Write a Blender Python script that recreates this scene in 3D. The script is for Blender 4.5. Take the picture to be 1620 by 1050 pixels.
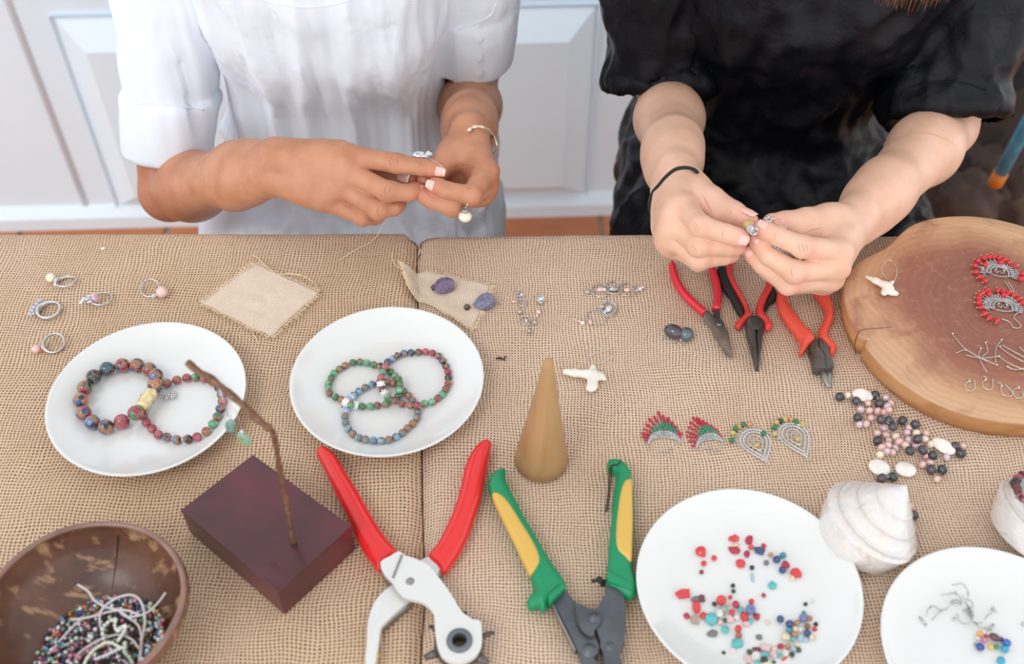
import bpy, bmesh, math, random
import numpy as np
from mathutils import Vector, Matrix, noise as mnoise, Euler
from mathutils.bvhtree import BVHTree
for _o in list(bpy.data.objects): bpy.data.objects.remove(_o)
SC = bpy.context.scene
COL = SC.collection
# ------------------------------------------------------------------ camera, light, exposure
TZ = 0.75                      # table top height (m)
F_PX = 1746.0                  # focal length in pixels of a 1620 px wide frame
PITCH = math.radians(48.23)    # looking down
EYE = Vector((0, 0, TZ + 0.812))
cam_d = bpy.data.cameras.new('camera')
cam = bpy.data.objects.new('camera', cam_d); COL.objects.link(cam)
cam.location = EYE
cam.rotation_euler = (math.pi/2 - PITCH, 0, 0)
cam_d.sensor_width = 36; cam_d.lens = F_PX/1620*36
cam_d.clip_start = 0.05; cam_d.clip_end = 50
cam_d.dof.use_dof = True; cam_d.dof.focus_distance = 1.08; cam_d.dof.aperture_fstop = 4.5
SC.camera = cam
SC.view_settings.view_transform = 'Standard'; SC.view_settings.look = 'None'
SC.view_settings.exposure = 0.25; SC.view_settings.gamma = 1.0
SC.view_settings.use_curve_mapping = False
world = bpy.data.worlds.new('overcast'); SC.world = world; world.use_nodes = True
wn = world.node_tree.nodes; wl = world.node_tree.links
bg = wn['Background']; bg.inputs['Strength'].default_value = 1.0
# hazy bright day: the sky is brightest towards the horizon
_tc = wn.new('ShaderNodeTexCoord'); _sp = wn.new('ShaderNodeSeparateXYZ'); _rp = wn.new('ShaderNodeValToRGB')
wl.new(_tc.outputs['Generated'], _sp.inputs[0]); _mr = wn.new('ShaderNodeMapRange'); _mr.inputs[1].default_value = -1; _mr.inputs[2].default_value = 1
wl.new(_sp.outputs[2], _mr.inputs[0]); wl.new(_mr.outputs[0], _rp.inputs[0]); wl.new(_rp.outputs[0], bg.inputs['Color'])
_e = _rp.color_ramp.elements; _e[0].position = 0.30; _e[0].color = (1.0, 1.0, 1.0, 1); _e[1].position = 1.0; _e[1].color = (.70, .71, .725, 1)
_m = _e.new(.50); _m.color = (1.80, 1.80, 1.80, 1); _m = _e.new(.72); _m.color = (1.04, 1.045, 1.055, 1)
sun_d = bpy.data.lights.new('sun_through_haze', 'SUN'); sun = bpy.data.objects.new('sun_through_haze', sun_d); COL.objects.link(sun)
sun_d.energy = .60; sun_d.angle = math.radians(22); sun_d.color = (1.0, 0.98, 0.955)
sun.rotation_euler = Vector((-0.42, -0.50, 0.76)).to_track_quat('Z', 'Y').to_euler()

FWD = Vector((0, math.cos(PITCH), -math.sin(PITCH))); UP = Vector((0, math.sin(PITCH), math.cos(PITCH)))
def ray(px, py): return FWD + Vector((1, 0, 0))*((px-810)/F_PX) - UP*((py-525)/F_PX)
def W(px, py, h=0.0):
    "point of the plane h above the table top seen at a pixel of the photograph"
    r = ray(px, py); return EYE + r*((TZ+h-EYE.z)/r.z)
def WD(px, py, D): return EYE + ray(px, py)*D            # at depth D along the optical axis
def WY(px, py, y): r = ray(px, py); return EYE + r*(y/r.y)
def surf(bvh, pts, off=0.0):
    out = []
    for x, y in pts:
        d = ray(x, y).normalized(); h = bvh.ray_cast(EYE, d)
        if h[0] is not None: out.append(h[0]-d*off)
    return out
def px_per_m(p): return F_PX/(Vector(p)-EYE).dot(FWD)

# ------------------------------------------------------------------ object helpers
def tag(o, label=None, cat=None, group=None, kind=None):
    if label: o['label'] = label
    if cat: o['category'] = cat
    if group: o['group'] = group
    if kind: o['kind'] = kind
    return o
def thing(name, label, cat, loc=(0,0,0), rot=(0,0,0), group=None):
    o = bpy.data.objects.new(name, None); COL.objects.link(o); o.empty_display_size = 0.01
    o.location = loc; o.rotation_euler = rot
    return tag(o, label, cat, group)
def link(name, me, mat, parent=None, world_coords=True):
    o = bpy.data.objects.new(name, me); COL.objects.link(o)
    if mat is not None:
        ms = mat if isinstance(mat, (list, tuple)) else [mat]
        if len(me.materials) == 0:
            for m in ms: me.materials.append(m)
    if parent is not None:
        o.parent = parent
        if world_coords: o.matrix_parent_inverse = pm(parent).inverted()
    return o
def pm(o):
    m = Matrix.LocRotScale(o.location, o.rotation_euler, o.scale)
    if o.parent: m = pm(o.parent) @ o.matrix_parent_inverse @ m
    return m
def mesh(name, v, f, smooth=True, uv=None):
    me = bpy.data.meshes.new(name); me.from_pydata([tuple(map(float, p)) for p in v], [], f); me.update()
    if smooth: me.polygons.foreach_set('use_smooth', [True]*len(me.polygons))
    return me
class MB:
    "collects shapes; build() links them as one mesh"
    def __init__(s): s.v = []; s.f = []; s.sm = []; s.mi = []
    def add(s, v, f, smooth=True, mi=0):
        n = len(s.v); s.v += [tuple(p) for p in v]; s.f += [tuple(i+n for i in q) for q in f]
        s.sm += [smooth]*len(f); s.mi += [mi]*len(f); return s
    def tube(s, pts, r, n=8, caps=True, closed=False, mi=0, flat=None, smooth=True):
        pts = [Vector(p) for p in pts]; N = len(pts)
        rs = r if isinstance(r, (list, tuple)) else [r]*N
        v = []; f = []; up = None
        for i, p in enumerate(pts):
            if closed: t = pts[(i+1) % N]-pts[i-1]
            else: t = pts[min(i+1, N-1)]-pts[max(i-1, 0)]
            t = t.normalized() if t.length > 1e-9 else Vector((0,0,1))
            if up is None:
                up = Vector((0,0,1)) if abs(t.z) < .9 else Vector((1,0,0))
            a = up-t*up.dot(t)
            if a.length < 1e-6: a = t.orthogonal()
            a.normalize(); b = t.cross(a); up = a
            fl = 1 if flat is None else flat
            for k in range(n):
                w = 2*math.pi*k/n
                v.append(p+a*(math.sin(w)*rs[i]*fl)+b*(math.cos(w)*rs[i]))
        M = N if closed else N-1
        for i in range(M):
            for k in range(n):
                j = (i+1) % N
                f.append((i*n+k, i*n+(k+1) % n, j*n+(k+1) % n, j*n+k))
        if caps and not closed:
            f.append(tuple(range(n))[::-1]); f.append(tuple((N-1)*n+k for k in range(n)))
        return s.add(v, f, smooth, mi)
    def sphere(s, c, r, nu=10, nv=7, sc=(1,1,1), rot=None, mi=0, smooth=True):
        c = Vector(c); v = []; f = []
        R = rot.to_matrix() if isinstance(rot, Euler) else (rot or Matrix.Identity(3))
        def P(x, y, z): return c+R@Vector((x*sc[0]*r, y*sc[1]*r, z*sc[2]*r))
        v.append(P(0,0,1))
        for j in range(1, nv):
            t = math.pi*j/nv
            for i in range(nu):
                w = 2*math.pi*i/nu; v.append(P(math.sin(t)*math.cos(w), math.sin(t)*math.sin(w), math.cos(t)))
        v.append(P(0,0,-1)); L = len(v)-1
        for i in range(nu): f.append((0, 1+i, 1+(i+1) % nu)); f.append((L, L-nu+(i+1) % nu, L-nu+i))
        for j in range(nv-2):
            for i in range(nu):
                a = 1+j*nu; f.append((a+i, a+nu+i, a+nu+(i+1) % nu, a+(i+1) % nu))
        return s.add(v, f, smooth, mi)
    def lathe(s, prof, n=48, c=(0,0,0), mi=0, wob=None, closed=False, smooth=True):
        c = Vector(c); v = []; f = []
        for j, (r, z) in enumerate(prof):
            for i in range(n):
                w = 2*math.pi*i/n; rr = r
                if wob: rr = r+wob(w, z, r)
                v.append(c+Vector((rr*math.cos(w), rr*math.sin(w), z)))
        m = len(prof)
        for j in range(m if closed else m-1):
            for i in range(n):
                jj = (j+1) % m
                f.append((j*n+i, j*n+(i+1) % n, jj*n+(i+1) % n, jj*n+i))
        return s.add(v, f, smooth, mi)
    def box(s, c, d, rot=0, mi=0):
        c = Vector(c); R = Matrix.Rotation(rot, 3, 'Z') if not isinstance(rot, Matrix) else rot; v = []
        for x in (-1,1):
            for y in (-1,1):
                for z in (-1,1): v.append(c+R@Vector((x*d[0]/2, y*d[1]/2, z*d[2]/2)))
        return s.add(v, [(0,1,3,2),(4,6,7,5),(0,4,5,1),(2,3,7,6),(0,2,6,4),(1,5,7,3)], False, mi)
    def prism(s, pts, z0, z1, mi=0, rnd=0.0, smooth=False):
        "outline (list of xy) extruded from z0 to z1, with a small chamfer rnd"
        pts = [Vector((p[0], p[1])) for p in pts]; n = len(pts)
        A = sum(pts[i].x*pts[(i+1) % n].y-pts[(i+1) % n].x*pts[i].y for i in range(n))
        if A < 0: pts = pts[::-1]
        def inset(d):
            out = []
            for i in range(n):
                a = (pts[i]-pts[i-1]); b = (pts[(i+1) % n]-pts[i])
                if a.length < 1e-9: a = b
                if b.length < 1e-9: b = a
                a = a.normalized(); b = b.normalized()
                nn = Vector((-a.y-b.y, a.x+b.x)); nn = nn.normalized() if nn.length > 1e-6 else Vector((-a.y, a.x))
                out.append(pts[i]+nn*d)
            return out
        rings = []
        if rnd > 0:
            q = inset(rnd); q2 = inset(rnd*.3)
            rings = [(q, z0), (pts, z0+rnd), (pts, z1-rnd), (q2, z1-rnd*.3), (q, z1)]
        else: rings = [(pts, z0), (pts, z1)]
        v = []; f = []
        for q, z in rings: v += [(p.x, p.y, z) for p in q]
        for j in range(len(rings)-1):
            for i in range(n): f.append((j*n+i, j*n+(i+1) % n, (j+1)*n+(i+1) % n, (j+1)*n+i))
        f.append(tuple(range(n))[::-1]); f.append(tuple((len(rings)-1)*n+i for i in range(n)))
        return s.add(v, f, smooth, mi)
    def xf(s, M):
        s.v = [tuple(M@Vector(p)) for p in s.v]; return s
    def me(s, name='m'):
        me = bpy.data.meshes.new(name); me.from_pydata(s.v, [], s.f); me.update()
        me.polygons.foreach_set('use_smooth', s.sm); me.polygons.foreach_set('material_index', s.mi)
        return me
    def build(s, name, mat, parent=None, **k): return link(name, s.me(name), mat, parent, **k)

def spline(pts, n=8, closed=False):
    "Catmull-Rom through the points"
    P = [Vector(p) for p in pts]; N = len(P); out = []
    for i in range(N if closed else N-1):
        if closed: a, b, c, d = P[i-1], P[i], P[(i+1) % N], P[(i+2) % N]
        else: a, b, c, d = P[max(i-1,0)], P[i], P[i+1], P[min(i+2,N-1)]
        for k in range(n):
            t = k/n
            out.append(.5*((2*b)+(c-a)*t+(2*a-5*b+4*c-d)*t*t+(3*b-a-3*c+d)*t**3))
    if not closed: out.append(P[-1].copy())
    return out
def smooth_edges(me, ang=35):
    bm = bmesh.new(); bm.from_mesh(me); lim = math.radians(ang)
    for e in bm.edges:
        if len(e.link_faces) == 2 and e.calc_face_angle(0) > lim: e.smooth = False
    for fc in bm.faces: fc.smooth = True
    bm.to_mesh(me); bm.free(); return me

# ------------------------------------------------------------------ material helpers
def srgb(r, g, b):
    def c(x):
        x /= 255; return x/12.92 if x <= .04045 else ((x+.055)/1.055)**2.4
    return (c(r), c(g), c(b), 1)
class NT:
    def __init__(s, name):
        s.m = bpy.data.materials.new(name); s.m.use_nodes = True; s.t = s.m.node_tree
        s.b = s.t.nodes['Principled BSDF']; s.out = s.t.nodes['Material Output']
    def n(s, ty, **k):
        x = s.t.nodes.new(ty)
        for a, v in k.items(): setattr(x, a, v)
        return x
    def l(s, a, b): s.t.links.new(a, b)
    def math(s, op, a, b=None, c=None, clamp=False):
        x = s.n('ShaderNodeMath', operation=op); x.use_clamp = clamp
        for i, v in enumerate((a, b, c)):
            if v is None: continue
            if isinstance(v, (int, float)): x.inputs[i].default_value = v
            else: s.l(v, x.inputs[i])
        return x.outputs[0]
    def coord(s, kind='Object', scale=None):
        o = s.n('ShaderNodeTexCoord').outputs[kind]
        if scale is not None:
            mp = s.n('ShaderNodeMapping'); mp.inputs['Scale'].default_value = scale; s.l(o, mp.inputs[0]); o = mp.outputs[0]
        return o
    def noise(s, vec, scale, detail=3, rough=.5, dist=0, out='Fac'):
        x = s.n('ShaderNodeTexNoise'); x.inputs['Scale'].default_value = scale; x.inputs['Detail'].default_value = detail
        x.inputs['Roughness'].default_value = rough; x.inputs['Distortion'].default_value = dist
        if vec is not None: s.l(vec, x.inputs['Vector'])
        return x.outputs[out]
    def ramp(s, fac, stops, interp='LINEAR'):
        x = s.n('ShaderNodeValToRGB'); e = x.color_ramp; e.interpolation = interp
        while len(e.elements) < len(stops): e.elements.new(.5)
        for i, (p, c) in enumerate(stops): e.elements[i].position = p; e.elements[i].color = c
        s.l(fac, x.inputs[0]); return x.outputs[0]
    def mix(s, fac, a, b, ty='MIX'):
        x = s.n('ShaderNodeMix', data_type='RGBA', blend_type=ty)
        for i, v in ((0, fac), (6, a), (7, b)):
            if isinstance(v, (int, float)): x.inputs[i].default_value = v
            elif isinstance(v, tuple): x.inputs[i].default_value = v
            else: s.l(v, x.inputs[i])
        return x.outputs[2]
    def bump(s, h, strength=.3, dist=.001):
        x = s.n('ShaderNodeBump'); x.inputs['Strength'].default_value = strength; x.inputs['Distance'].default_value = dist
        s.l(h, x.inputs['Height']); s.l(x.outputs[0], s.b.inputs['Normal']); return x
    def set(s, **k):
        for a, v in k.items():
            i = s.b.inputs[a.replace('_', ' ')]
            if isinstance(v, (int, float, tuple)): i.default_value = v
            else: s.l(v, i)
        return s
MATS = {}
def simple(name, col, rough=.5, metal=0, **k):
    if name in MATS: return MATS[name]
    t = NT(name); t.set(Base_Color=col, Roughness=rough, Metallic=metal)
    for a, v in k.items(): t.b.inputs[a.replace('_', ' ')].default_value = v
    MATS[name] = t.m; return t.m
def mottled(name, cols, scale, rough=.5, metal=0, bump=0, detail=3, dist=.001, **k):
    "colour that varies from place to place over the thing"
    if name in MATS: return MATS[name]
    t = NT(name); c = t.coord(); f = t.noise(c, scale, detail, .55)
    st = [(.3+.4*i/(max(1, len(cols)-1)), x) for i, x in enumerate(cols)]
    t.set(Base_Color=t.ramp(f, st), Roughness=rough, Metallic=metal)
    if bump: t.bump(t.noise(c, scale*3, 4), bump, dist)
    for a, v in k.items(): t.b.inputs[a.replace('_', ' ')].default_value = v
    MATS[name] = t.m; return t.m
# ------------------------------------------------------------------ implicit surfaces: bodies, hands, garments
def smin(a, b, k):
    h = np.clip(.5+.5*(b-a)/k, 0, 1); return b+(a-b)*h-k*h*(1-h)
def cone(P, a, b, ra, rb, sq=None):
    "tapered capsule; sq = (axis, factor) squeezes it along an axis"
    a = np.array(a, np.float32); b = np.array(b, np.float32); ab = b-a
    pa = P-a; t = np.clip(pa@ab/(ab@ab), 0, 1); q = pa-t[:, None]*ab
    if sq is not None:
        ax = np.array(sq[0], np.float32); ax = ax/np.linalg.norm(ax); c = q@ax
        d = np.sqrt(np.maximum((q*q).sum(1)+c*c*(1/(sq[1]*sq[1])-1), 0))
    else: d = np.sqrt((q*q).sum(1))
    return d-(ra+t*(rb-ra))
def ell(P, c, r, R=None):
    q = P-np.array(c, np.float32)
    if R is not None: q = q@np.array(R, np.float32)
    r = np.array(r, np.float32); k0 = np.sqrt(((q/r)**2).sum(1)); k1 = np.sqrt(((q/(r*r))**2).sum(1))
    return k0*(k0-1)/np.maximum(k1, 1e-6)
def isosurface(fn, lo, hi, vox, B=8, slack=1.0):
    lo = np.array(lo, np.float32); hi = np.array(hi, np.float32)
    nb = np.maximum(1, np.ceil((hi-lo)/(vox*B)).astype(int)); n = nb*B
    bi = np.stack(np.meshgrid(*[np.arange(k) for k in nb], indexing='ij'), -1).reshape(-1, 3)
    cd = fn((lo+(bi+.5)*B*vox).astype(np.float32))
    keep = np.abs(cd) < B*vox*.9*slack+vox*2
    D = np.repeat(np.repeat(np.repeat(np.sign(cd).reshape(nb), B, 0), B, 1), B, 2).astype(np.float32)
    off = np.stack(np.meshgrid(*[np.arange(B)]*3, indexing='ij'), -1).reshape(-1, 3)
    kb = bi[keep]
    for s in range(0, len(kb), 800):
        ix = (kb[s:s+800, None, :]*B+off[None]).reshape(-1, 3)
        D[ix[:,0], ix[:,1], ix[:,2]] = fn((lo+ix*vox).astype(np.float32))
    S = D < 0
    c = [(x, y, z) for x in (0,1) for y in (0,1) for z in (0,1)]
    def sl(A, o): return A[o[0]:A.shape[0]-1+o[0], o[1]:A.shape[1]-1+o[1], o[2]:A.shape[2]-1+o[2]]
    cnt = sum(sl(S, o).astype(np.int8) for o in c)
    act = (cnt > 0) & (cnt < 8); cells = np.argwhere(act)
    idx = -np.ones(act.shape, np.int64); idx[act] = np.arange(len(cells))
    acc = np.zeros((len(cells), 3)); num = np.zeros(len(cells))
    vals = {o: D[cells[:,0]+o[0], cells[:,1]+o[1], cells[:,2]+o[2]] for o in c}
    for o in c:
        for ax in range(3):
            if o[ax]: continue
            p = list(o); p[ax] = 1; a = vals[o]; b = vals[tuple(p)]
            m = (a < 0) != (b < 0); t = np.where(m, a/np.where(m, a-b, 1), 0)
            pt = np.array(o, float)[None]+np.zeros((len(cells), 1)); pt[:, ax] = t
            acc += pt*m[:, None]; num += m
    V = lo+(cells+acc/num[:, None])*vox
    F = []
    for ax in range(3):
        u, v = (ax+1) % 3, (ax+2) % 3
        A = S; shp = list(S.shape)
        s0 = [slice(1, k-1) for k in shp]; s1 = list(s0); s0[ax] = slice(0, shp[ax]-1); s1[ax] = slice(1, shp[ax])
        a = A[tuple(s0)]; b = A[tuple(s1)]
        e = np.argwhere(a != b); dirn = a[e[:,0], e[:,1], e[:,2]]
        e = e.copy(); e[:, u] += 1; e[:, v] += 1
        def g(du, dv):
            q = e.copy(); q[:, u] -= du; q[:, v] -= dv; return idx[q[:,0], q[:,1], q[:,2]]
        q = np.stack([g(1,1), g(0,1), g(0,0), g(1,0)], 1)
        q[~dirn] = q[~dirn][:, ::-1]
        F.append(q[(q >= 0).all(1)])
    return V.astype(np.float32), np.concatenate(F)
def pill(name, root, pts, z0, z1, mat, smooth_n=3, label=None, vox=.0011, rr=.5, crown=0.0):
    "grip: outline given a fully rounded cross-section"
    p = np.array([(q.x, q.y) for q in (spline(pts, smooth_n, True) if smooth_n else pts)], np.float32); q = np.roll(p, -1, 0)
    zc_ = (z0+z1)/2; H = (z1-z0)/2; R = H*2*rr
    def fn(P):
        x = P[:, None, :2]; e = (q-p)[None]; w = x-p[None]
        t = np.clip((w*e).sum(2)/np.maximum((e*e).sum(2), 1e-12), 0, 1); d = w-e*t[..., None]; dist = np.sqrt((d*d).sum(2)).min(1)
        c1 = (p[None,:,1] <= x[...,1]) & (q[None,:,1] > x[...,1]); c2 = (p[None,:,1] > x[...,1]) & (q[None,:,1] <= x[...,1])
        cr = e[...,0]*w[...,1]-e[...,1]*w[...,0]
        ins = ((c1 & (cr > 0)).sum(1)-(c2 & (cr < 0)).sum(1)) != 0
        s = np.where(ins, -dist, dist)
        a = s+R; b = np.abs(P[:,2]-zc_)-(H-R)
        return np.minimum(np.maximum(a, b), 0)+np.sqrt(np.maximum(a, 0)**2+np.maximum(b, 0)**2)-R
    lo = [p[:,0].min()-.004, p[:,1].min()-.004, z0-.004]; hi = [p[:,0].max()+.004, p[:,1].max()+.004, z1+.004]
    V, F = isosurface(fn, lo, hi, vox); o = link(name, np_mesh(name, V, F), mat, root)
    if label: o['label'] = label
    return o
def np_mesh(name, V, F):
    me = bpy.data.meshes.new(name); n = len(F)
    me.vertices.add(len(V)); me.vertices.foreach_set('co', np.asarray(V, np.float32).ravel())
    me.loops.add(n*4); me.loops.foreach_set('vertex_index', F.astype(np.int32).ravel())
    me.polygons.add(n); me.polygons.foreach_set('loop_start', np.arange(0, n*4, 4, dtype=np.int32))
    me.polygons.foreach_set('use_smooth', np.ones(n, bool))
    me.update(calc_edges=True); me.validate(); return me
def normals(V, F):
    a = V[F[:,2]]-V[F[:,0]]; b = V[F[:,3]]-V[F[:,1]]; n = np.cross(a, b)
    N = np.zeros_like(V)
    for k in range(4): np.add.at(N, F[:, k], n)
    return N/np.maximum(np.linalg.norm(N, axis=1), 1e-12)[:, None]
# ------------------------------------------------------------------ room shell behind the women
FLOOR_W = NT('white_painted_door'); _c = FLOOR_W.coord()
FLOOR_W.set(Base_Color=FLOOR_W.ramp(FLOOR_W.noise(_c, 3, 3), [(.3, srgb(222,236,247)), (.7, srgb(228,241,251))]), Roughness=.42)
FLOOR_W.bump(FLOOR_W.noise(_c, 60, 3), .08, .002); M_DOOR = FLOOR_W.m
def struct(name, mb, mat, parent=None, **k):
    o = mb.build(name, mat, parent)
    if parent is None: o['kind'] = 'structure'
    return o
# terracotta floor: grout bed and single tiles
M_GROUT = mottled('grout', [srgb(150,140,130), srgb(178,168,156)], 30, .9)
floor = struct('floor', MB().box((-.1, 1.0, -.016), (6.4, 4.0, .02)), M_GROUT)
tv = []
for i in range(4): tv.append(mottled('terracotta_%s' % 'abcd'[i], [srgb(168+i*5,100+i*4,64+i*4), srgb(188+i*4,118+i*4,80+i*3)], 9, .55))
S = .30; base = None
bmt = bmesh.new(); bmesh.ops.create_cube(bmt, size=1)
for v in bmt.verts: v.co = Vector((v.co.x*(S-.008), v.co.y*(S-.008), v.co.z*.012))
bmesh.ops.bevel(bmt, geom=bmt.edges[:], offset=.003, segments=1, affect='EDGES')
tme = []
for k in range(4):
    m_ = bpy.data.meshes.new('tile'); bmt.to_mesh(m_); m_.materials.append(tv[k]); tme.append(m_)
rng = random.Random(5)
for i in range(-9, 9):
    for j in range(-3, 9):
        o = bpy.data.objects.new('tile', tme[rng.randrange(4)]); COL.objects.link(o); o.parent = floor
        o.location = (i*S+.035, j*S+.17, -.006+rng.uniform(-.0006, .0006))
# white panelled door wall, turned slightly to the camera
YB = EYE.z/math.tan(PITCH-math.atan(182/F_PX)); YAW = math.radians(2.4)
WX = (900-810)/F_PX*1.0
Pa = WY(885, 343, 1.0)                       # direction only
def floor_pt(px, py):
    r = ray(px, py); return EYE+r*(-EYE.z/r.z)
A_ = floor_pt(250, 361); B_ = floor_pt(890, 344)
dirw = (B_-A_).normalized(); nrmw = Vector((dirw.y, -dirw.x, 0)); angw = math.atan2(dirw.y, dirw.x)
A_ = A_-nrmw*.024; B_ = B_-nrmw*.024
WM = Matrix.Translation(A_) @ Matrix.Rotation(angw, 4, 'Z')         # local x along the wall, -y towards the camera
WMi = WM.inverted()
def wall_px(px, py, off=0):
    "point of the wall plane (pushed out by off) seen at a pixel, in wall coordinates"
    r = ray(px, py); n = nrmw; p0 = A_+n*off
    t = (p0-EYE).dot(n)/r.dot(n); return WMi @ (EYE+r*t)
xr = wall_px(1330, 200).x; zt = 2.5
wall = struct('wall_back', MB().box(((xr-3.6)/2, .05, zt/2), (xr+3.6, .1, zt)).xf(WM), M_DOOR)
def raised_panel(x0, x1, z0, z1, bev, dep, name='panel'):
    v = [(x0,0,z0),(x1,0,z0),(x1,0,z1),(x0,0,z1)]; g = .004
    v += [(x0+g,.008,z0+g),(x1-g,.008,z0+g),(x1-g,.008,z1-g),(x0+g,.008,z1-g)]
    v += [(x0+bev,-dep,z0+bev),(x1-bev,-dep,z0+bev),(x1-bev,-dep,z1-bev),(x0+bev,-dep,z1-bev)]
    v = [(a, b-.0085, c) for a, b, c in v]
    f = []
    for k in (0, 4):
        for i in range(4): f.append((k+i, k+(i+1) % 4, k+4+(i+1) % 4, k+4+i))
    f.append((8,9,10,11)); mb = MB().add(v, f, False); mb.xf(WM)
    return mb.build(name, M_DOOR, wall)
pc = wall_px(78, 22); pd = wall_px(949, 7); pe = wall_px(176, 327); pf = wall_px(917, 303)
bv = .056
for (a, b, z0, z1) in ((pc.x, pd.x, pe.z, pc.z), (pc.x, pd.x, pc.z+.13, pc.z+.95), (pc.x, pd.x, pc.z+1.08, 2.3),
                       (pd.x+.20, xr-.06, pe.z, pc.z), (pd.x+.20, xr-.06, pc.z+.13, pc.z+.95), (-1.25, pc.x-.30, pe.z, pc.z), (-1.25, pc.x-.30, pc.z+.13, pc.z+.95), (-2.35, -1.45, pe.z, pc.z), (-2.35, -1.45, pc.z+.13, pc.z+.95)):
    if b-a > .2: raised_panel(a, b, z0, z1, bv, .030)
# meeting stile: a rounded astragal left of the panel, and the base rail
xs = wall_px(14, 6).x
mb = MB(); mb.tube([(xs, .006, .02), (xs, .006, zt)], .010, 10); mb.xf(WM); o = mb.build('trim_1', M_DOOR); o['kind'] = 'structure'
mb = MB(); zb = .038; L0, L1 = -3.6, xr
mb.add([(L0,0,zb+.012),(L1,0,zb+.012),(L0,-.022,zb-.008),(L1,-.022,zb-.008),(L0,-.022,0),(L1,-.022,0),(L0,0,0),(L1,0,0)],
       [(0,2,3,1),(2,4,5,3),(0,6,4,2),(1,3,5,7)], False); mb.xf(WM)
struct('baseboard_back', mb, M_DOOR)
# darker shop side beyond the end of the white wall
M_DARKW = mottled('dark_stained_boards', [srgb(30,20,18), srgb(52,36,30)], 6, .7)
xr_w = (WM @ Vector((xr, 0, 0)))
mb = MB()
for k in range(9): mb.box((xr_w.x+.08+k*.155, xr_w.y+.62, 1.1), (.15, .03, 2.2))
wr_ = struct('wall_right', mb, M_DARKW)

# ------------------------------------------------------------------ table and its burlap
M_TABLE = mottled('table_boards', [srgb(120,84,56), srgb(150,108,74)], 14, .6)
TX0, TX1, TY0, TY1 = -.92, 1.02, .22, .866
tab = thing('work_table', 'long wooden work table hidden under two burlap cloths', 'table', (0, .54, 0))
MB().box(((TX0+TX1)/2, (TY0+TY1)/2, TZ-.022), (TX1-TX0-.02, TY1-TY0-.02, .030)).build('tabletop', M_TABLE, tab)
for x in (TX0+.10, TX1-.10):
    for y in (TY0+.08, TY1-.08): MB().box((x, y, (TZ-.037)/2), (.06, .06, TZ-.037)).build('leg', M_TABLE, tab)

def burlap(name, c_hi, c_lo, c_hole, pitch, warp=1.0, rot=0.0, uvn='UVMap'):
    t = NT(name); uv = t.n('ShaderNodeUVMap', uv_map=uvn).outputs[0]
    nz = t.n('ShaderNodeTexNoise'); nz.inputs['Scale'].default_value = 9; nz.inputs['Detail'].default_value = 2; t.l(uv, nz.inputs['Vector'])
    n2 = t.n('ShaderNodeTexNoise'); n2.inputs['Scale'].default_value = 120; n2.inputs['Detail'].default_value = 2; t.l(uv, n2.inputs['Vector'])
    def off(src, amt):
        a = t.n('ShaderNodeVectorMath', operation='SUBTRACT'); t.l(src, a.inputs[0]); a.inputs[1].default_value = (.5,.5,.5)
        b = t.n('ShaderNodeVectorMath', operation='SCALE'); t.l(a.outputs[0], b.inputs[0]); b.inputs['Scale'].default_value = amt; return b.outputs[0]
    s1 = t.n('ShaderNodeVectorMath', operation='ADD'); t.l(uv, s1.inputs[0]); t.l(off(nz.outputs['Color'], .026*warp), s1.inputs[1])
    s2 = t.n('ShaderNodeVectorMath', operation='ADD'); t.l(s1.outputs[0], s2.inputs[0]); t.l(off(n2.outputs['Color'], .0013*warp), s2.inputs[1])
    sp = t.n('ShaderNodeSeparateXYZ'); t.l(s2.outputs[0], sp.inputs[0])
    k = math.pi/pitch
    su = t.math('SINE', t.math('MULTIPLY', sp.outputs[0], k)); sv = t.math('SINE', t.math('MULTIPLY', sp.outputs[1], k*1.06))
    au = t.math('ABSOLUTE', su); av = t.math('ABSOLUTE', sv); pr = t.math('MULTIPLY', t.math('MULTIPLY', su, sv), .42)
    # thread thickness varies along each thread
    mpu = t.n('ShaderNodeMapping'); mpu.inputs['Scale'].default_value = (1/pitch*.9, 26, 1); t.l(s2.outputs[0], mpu.inputs[0])
    mpv = t.n('ShaderNodeMapping'); mpv.inputs['Scale'].default_value = (26, 1/pitch*.9, 1); t.l(s2.outputs[0], mpv.inputs[0])
    tu = t.noise(mpu.outputs[0], 1, 2); tv_ = t.noise(mpv.outputs[0], 1, 2)
    hu = t.math('ADD', t.math('MULTIPLY', au, t.math('ADD', .55, t.math('MULTIPLY', tu, .85))), pr)
    hv = t.math('SUBTRACT', t.math('MULTIPLY', av, t.math('ADD', .55, t.math('MULTIPLY', tv_, .85))), pr)
    h = t.math('MAXIMUM', hu, hv)
    fib = t.noise(uv, 1400, 2, .6)
    spk = t.noise(uv, 330, 2, .5); hh = t.math('ADD', h, t.math('MULTIPLY', t.math('SUBTRACT', spk, .5), .55))
    col = t.ramp(hh, [(.40, c_hole), (.62, c_lo), (.92, c_hi)])  # shading on and between the threads put into the colour by weave height
    big = t.noise(uv, 7, 3, .55)
    col = t.mix(t.math('MULTIPLY', t.math('ADD', tu, tv_), .28, clamp=True), col, t.mix(1.0, col, (.70,.62,.54,1), 'MULTIPLY'))
    col = t.mix(t.ramp(big, [(.35, (0,0,0,1)), (.75, (1,1,1,1))]), col, t.mix(1.0, col, (.86,.80,.74,1), 'MULTIPLY'))
    col = t.mix(t.math('MULTIPLY', fib, .35), col, (.95,.92,.88,1), 'SOFT_LIGHT')
    t.set(Base_Color=col, Roughness=.92, Specular_IOR_Level=.15, Sheen_Weight=.15)
    t.bump(t.math('ADD', t.math('MINIMUM', h, 1.15), t.math('MULTIPLY', fib, .25)), .75, .0011)
    return t.m
M_BUR1 = burlap('burlap_natural', srgb(228,200,172), srgb(190,156,124), srgb(72,50,36), .0033)
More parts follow.
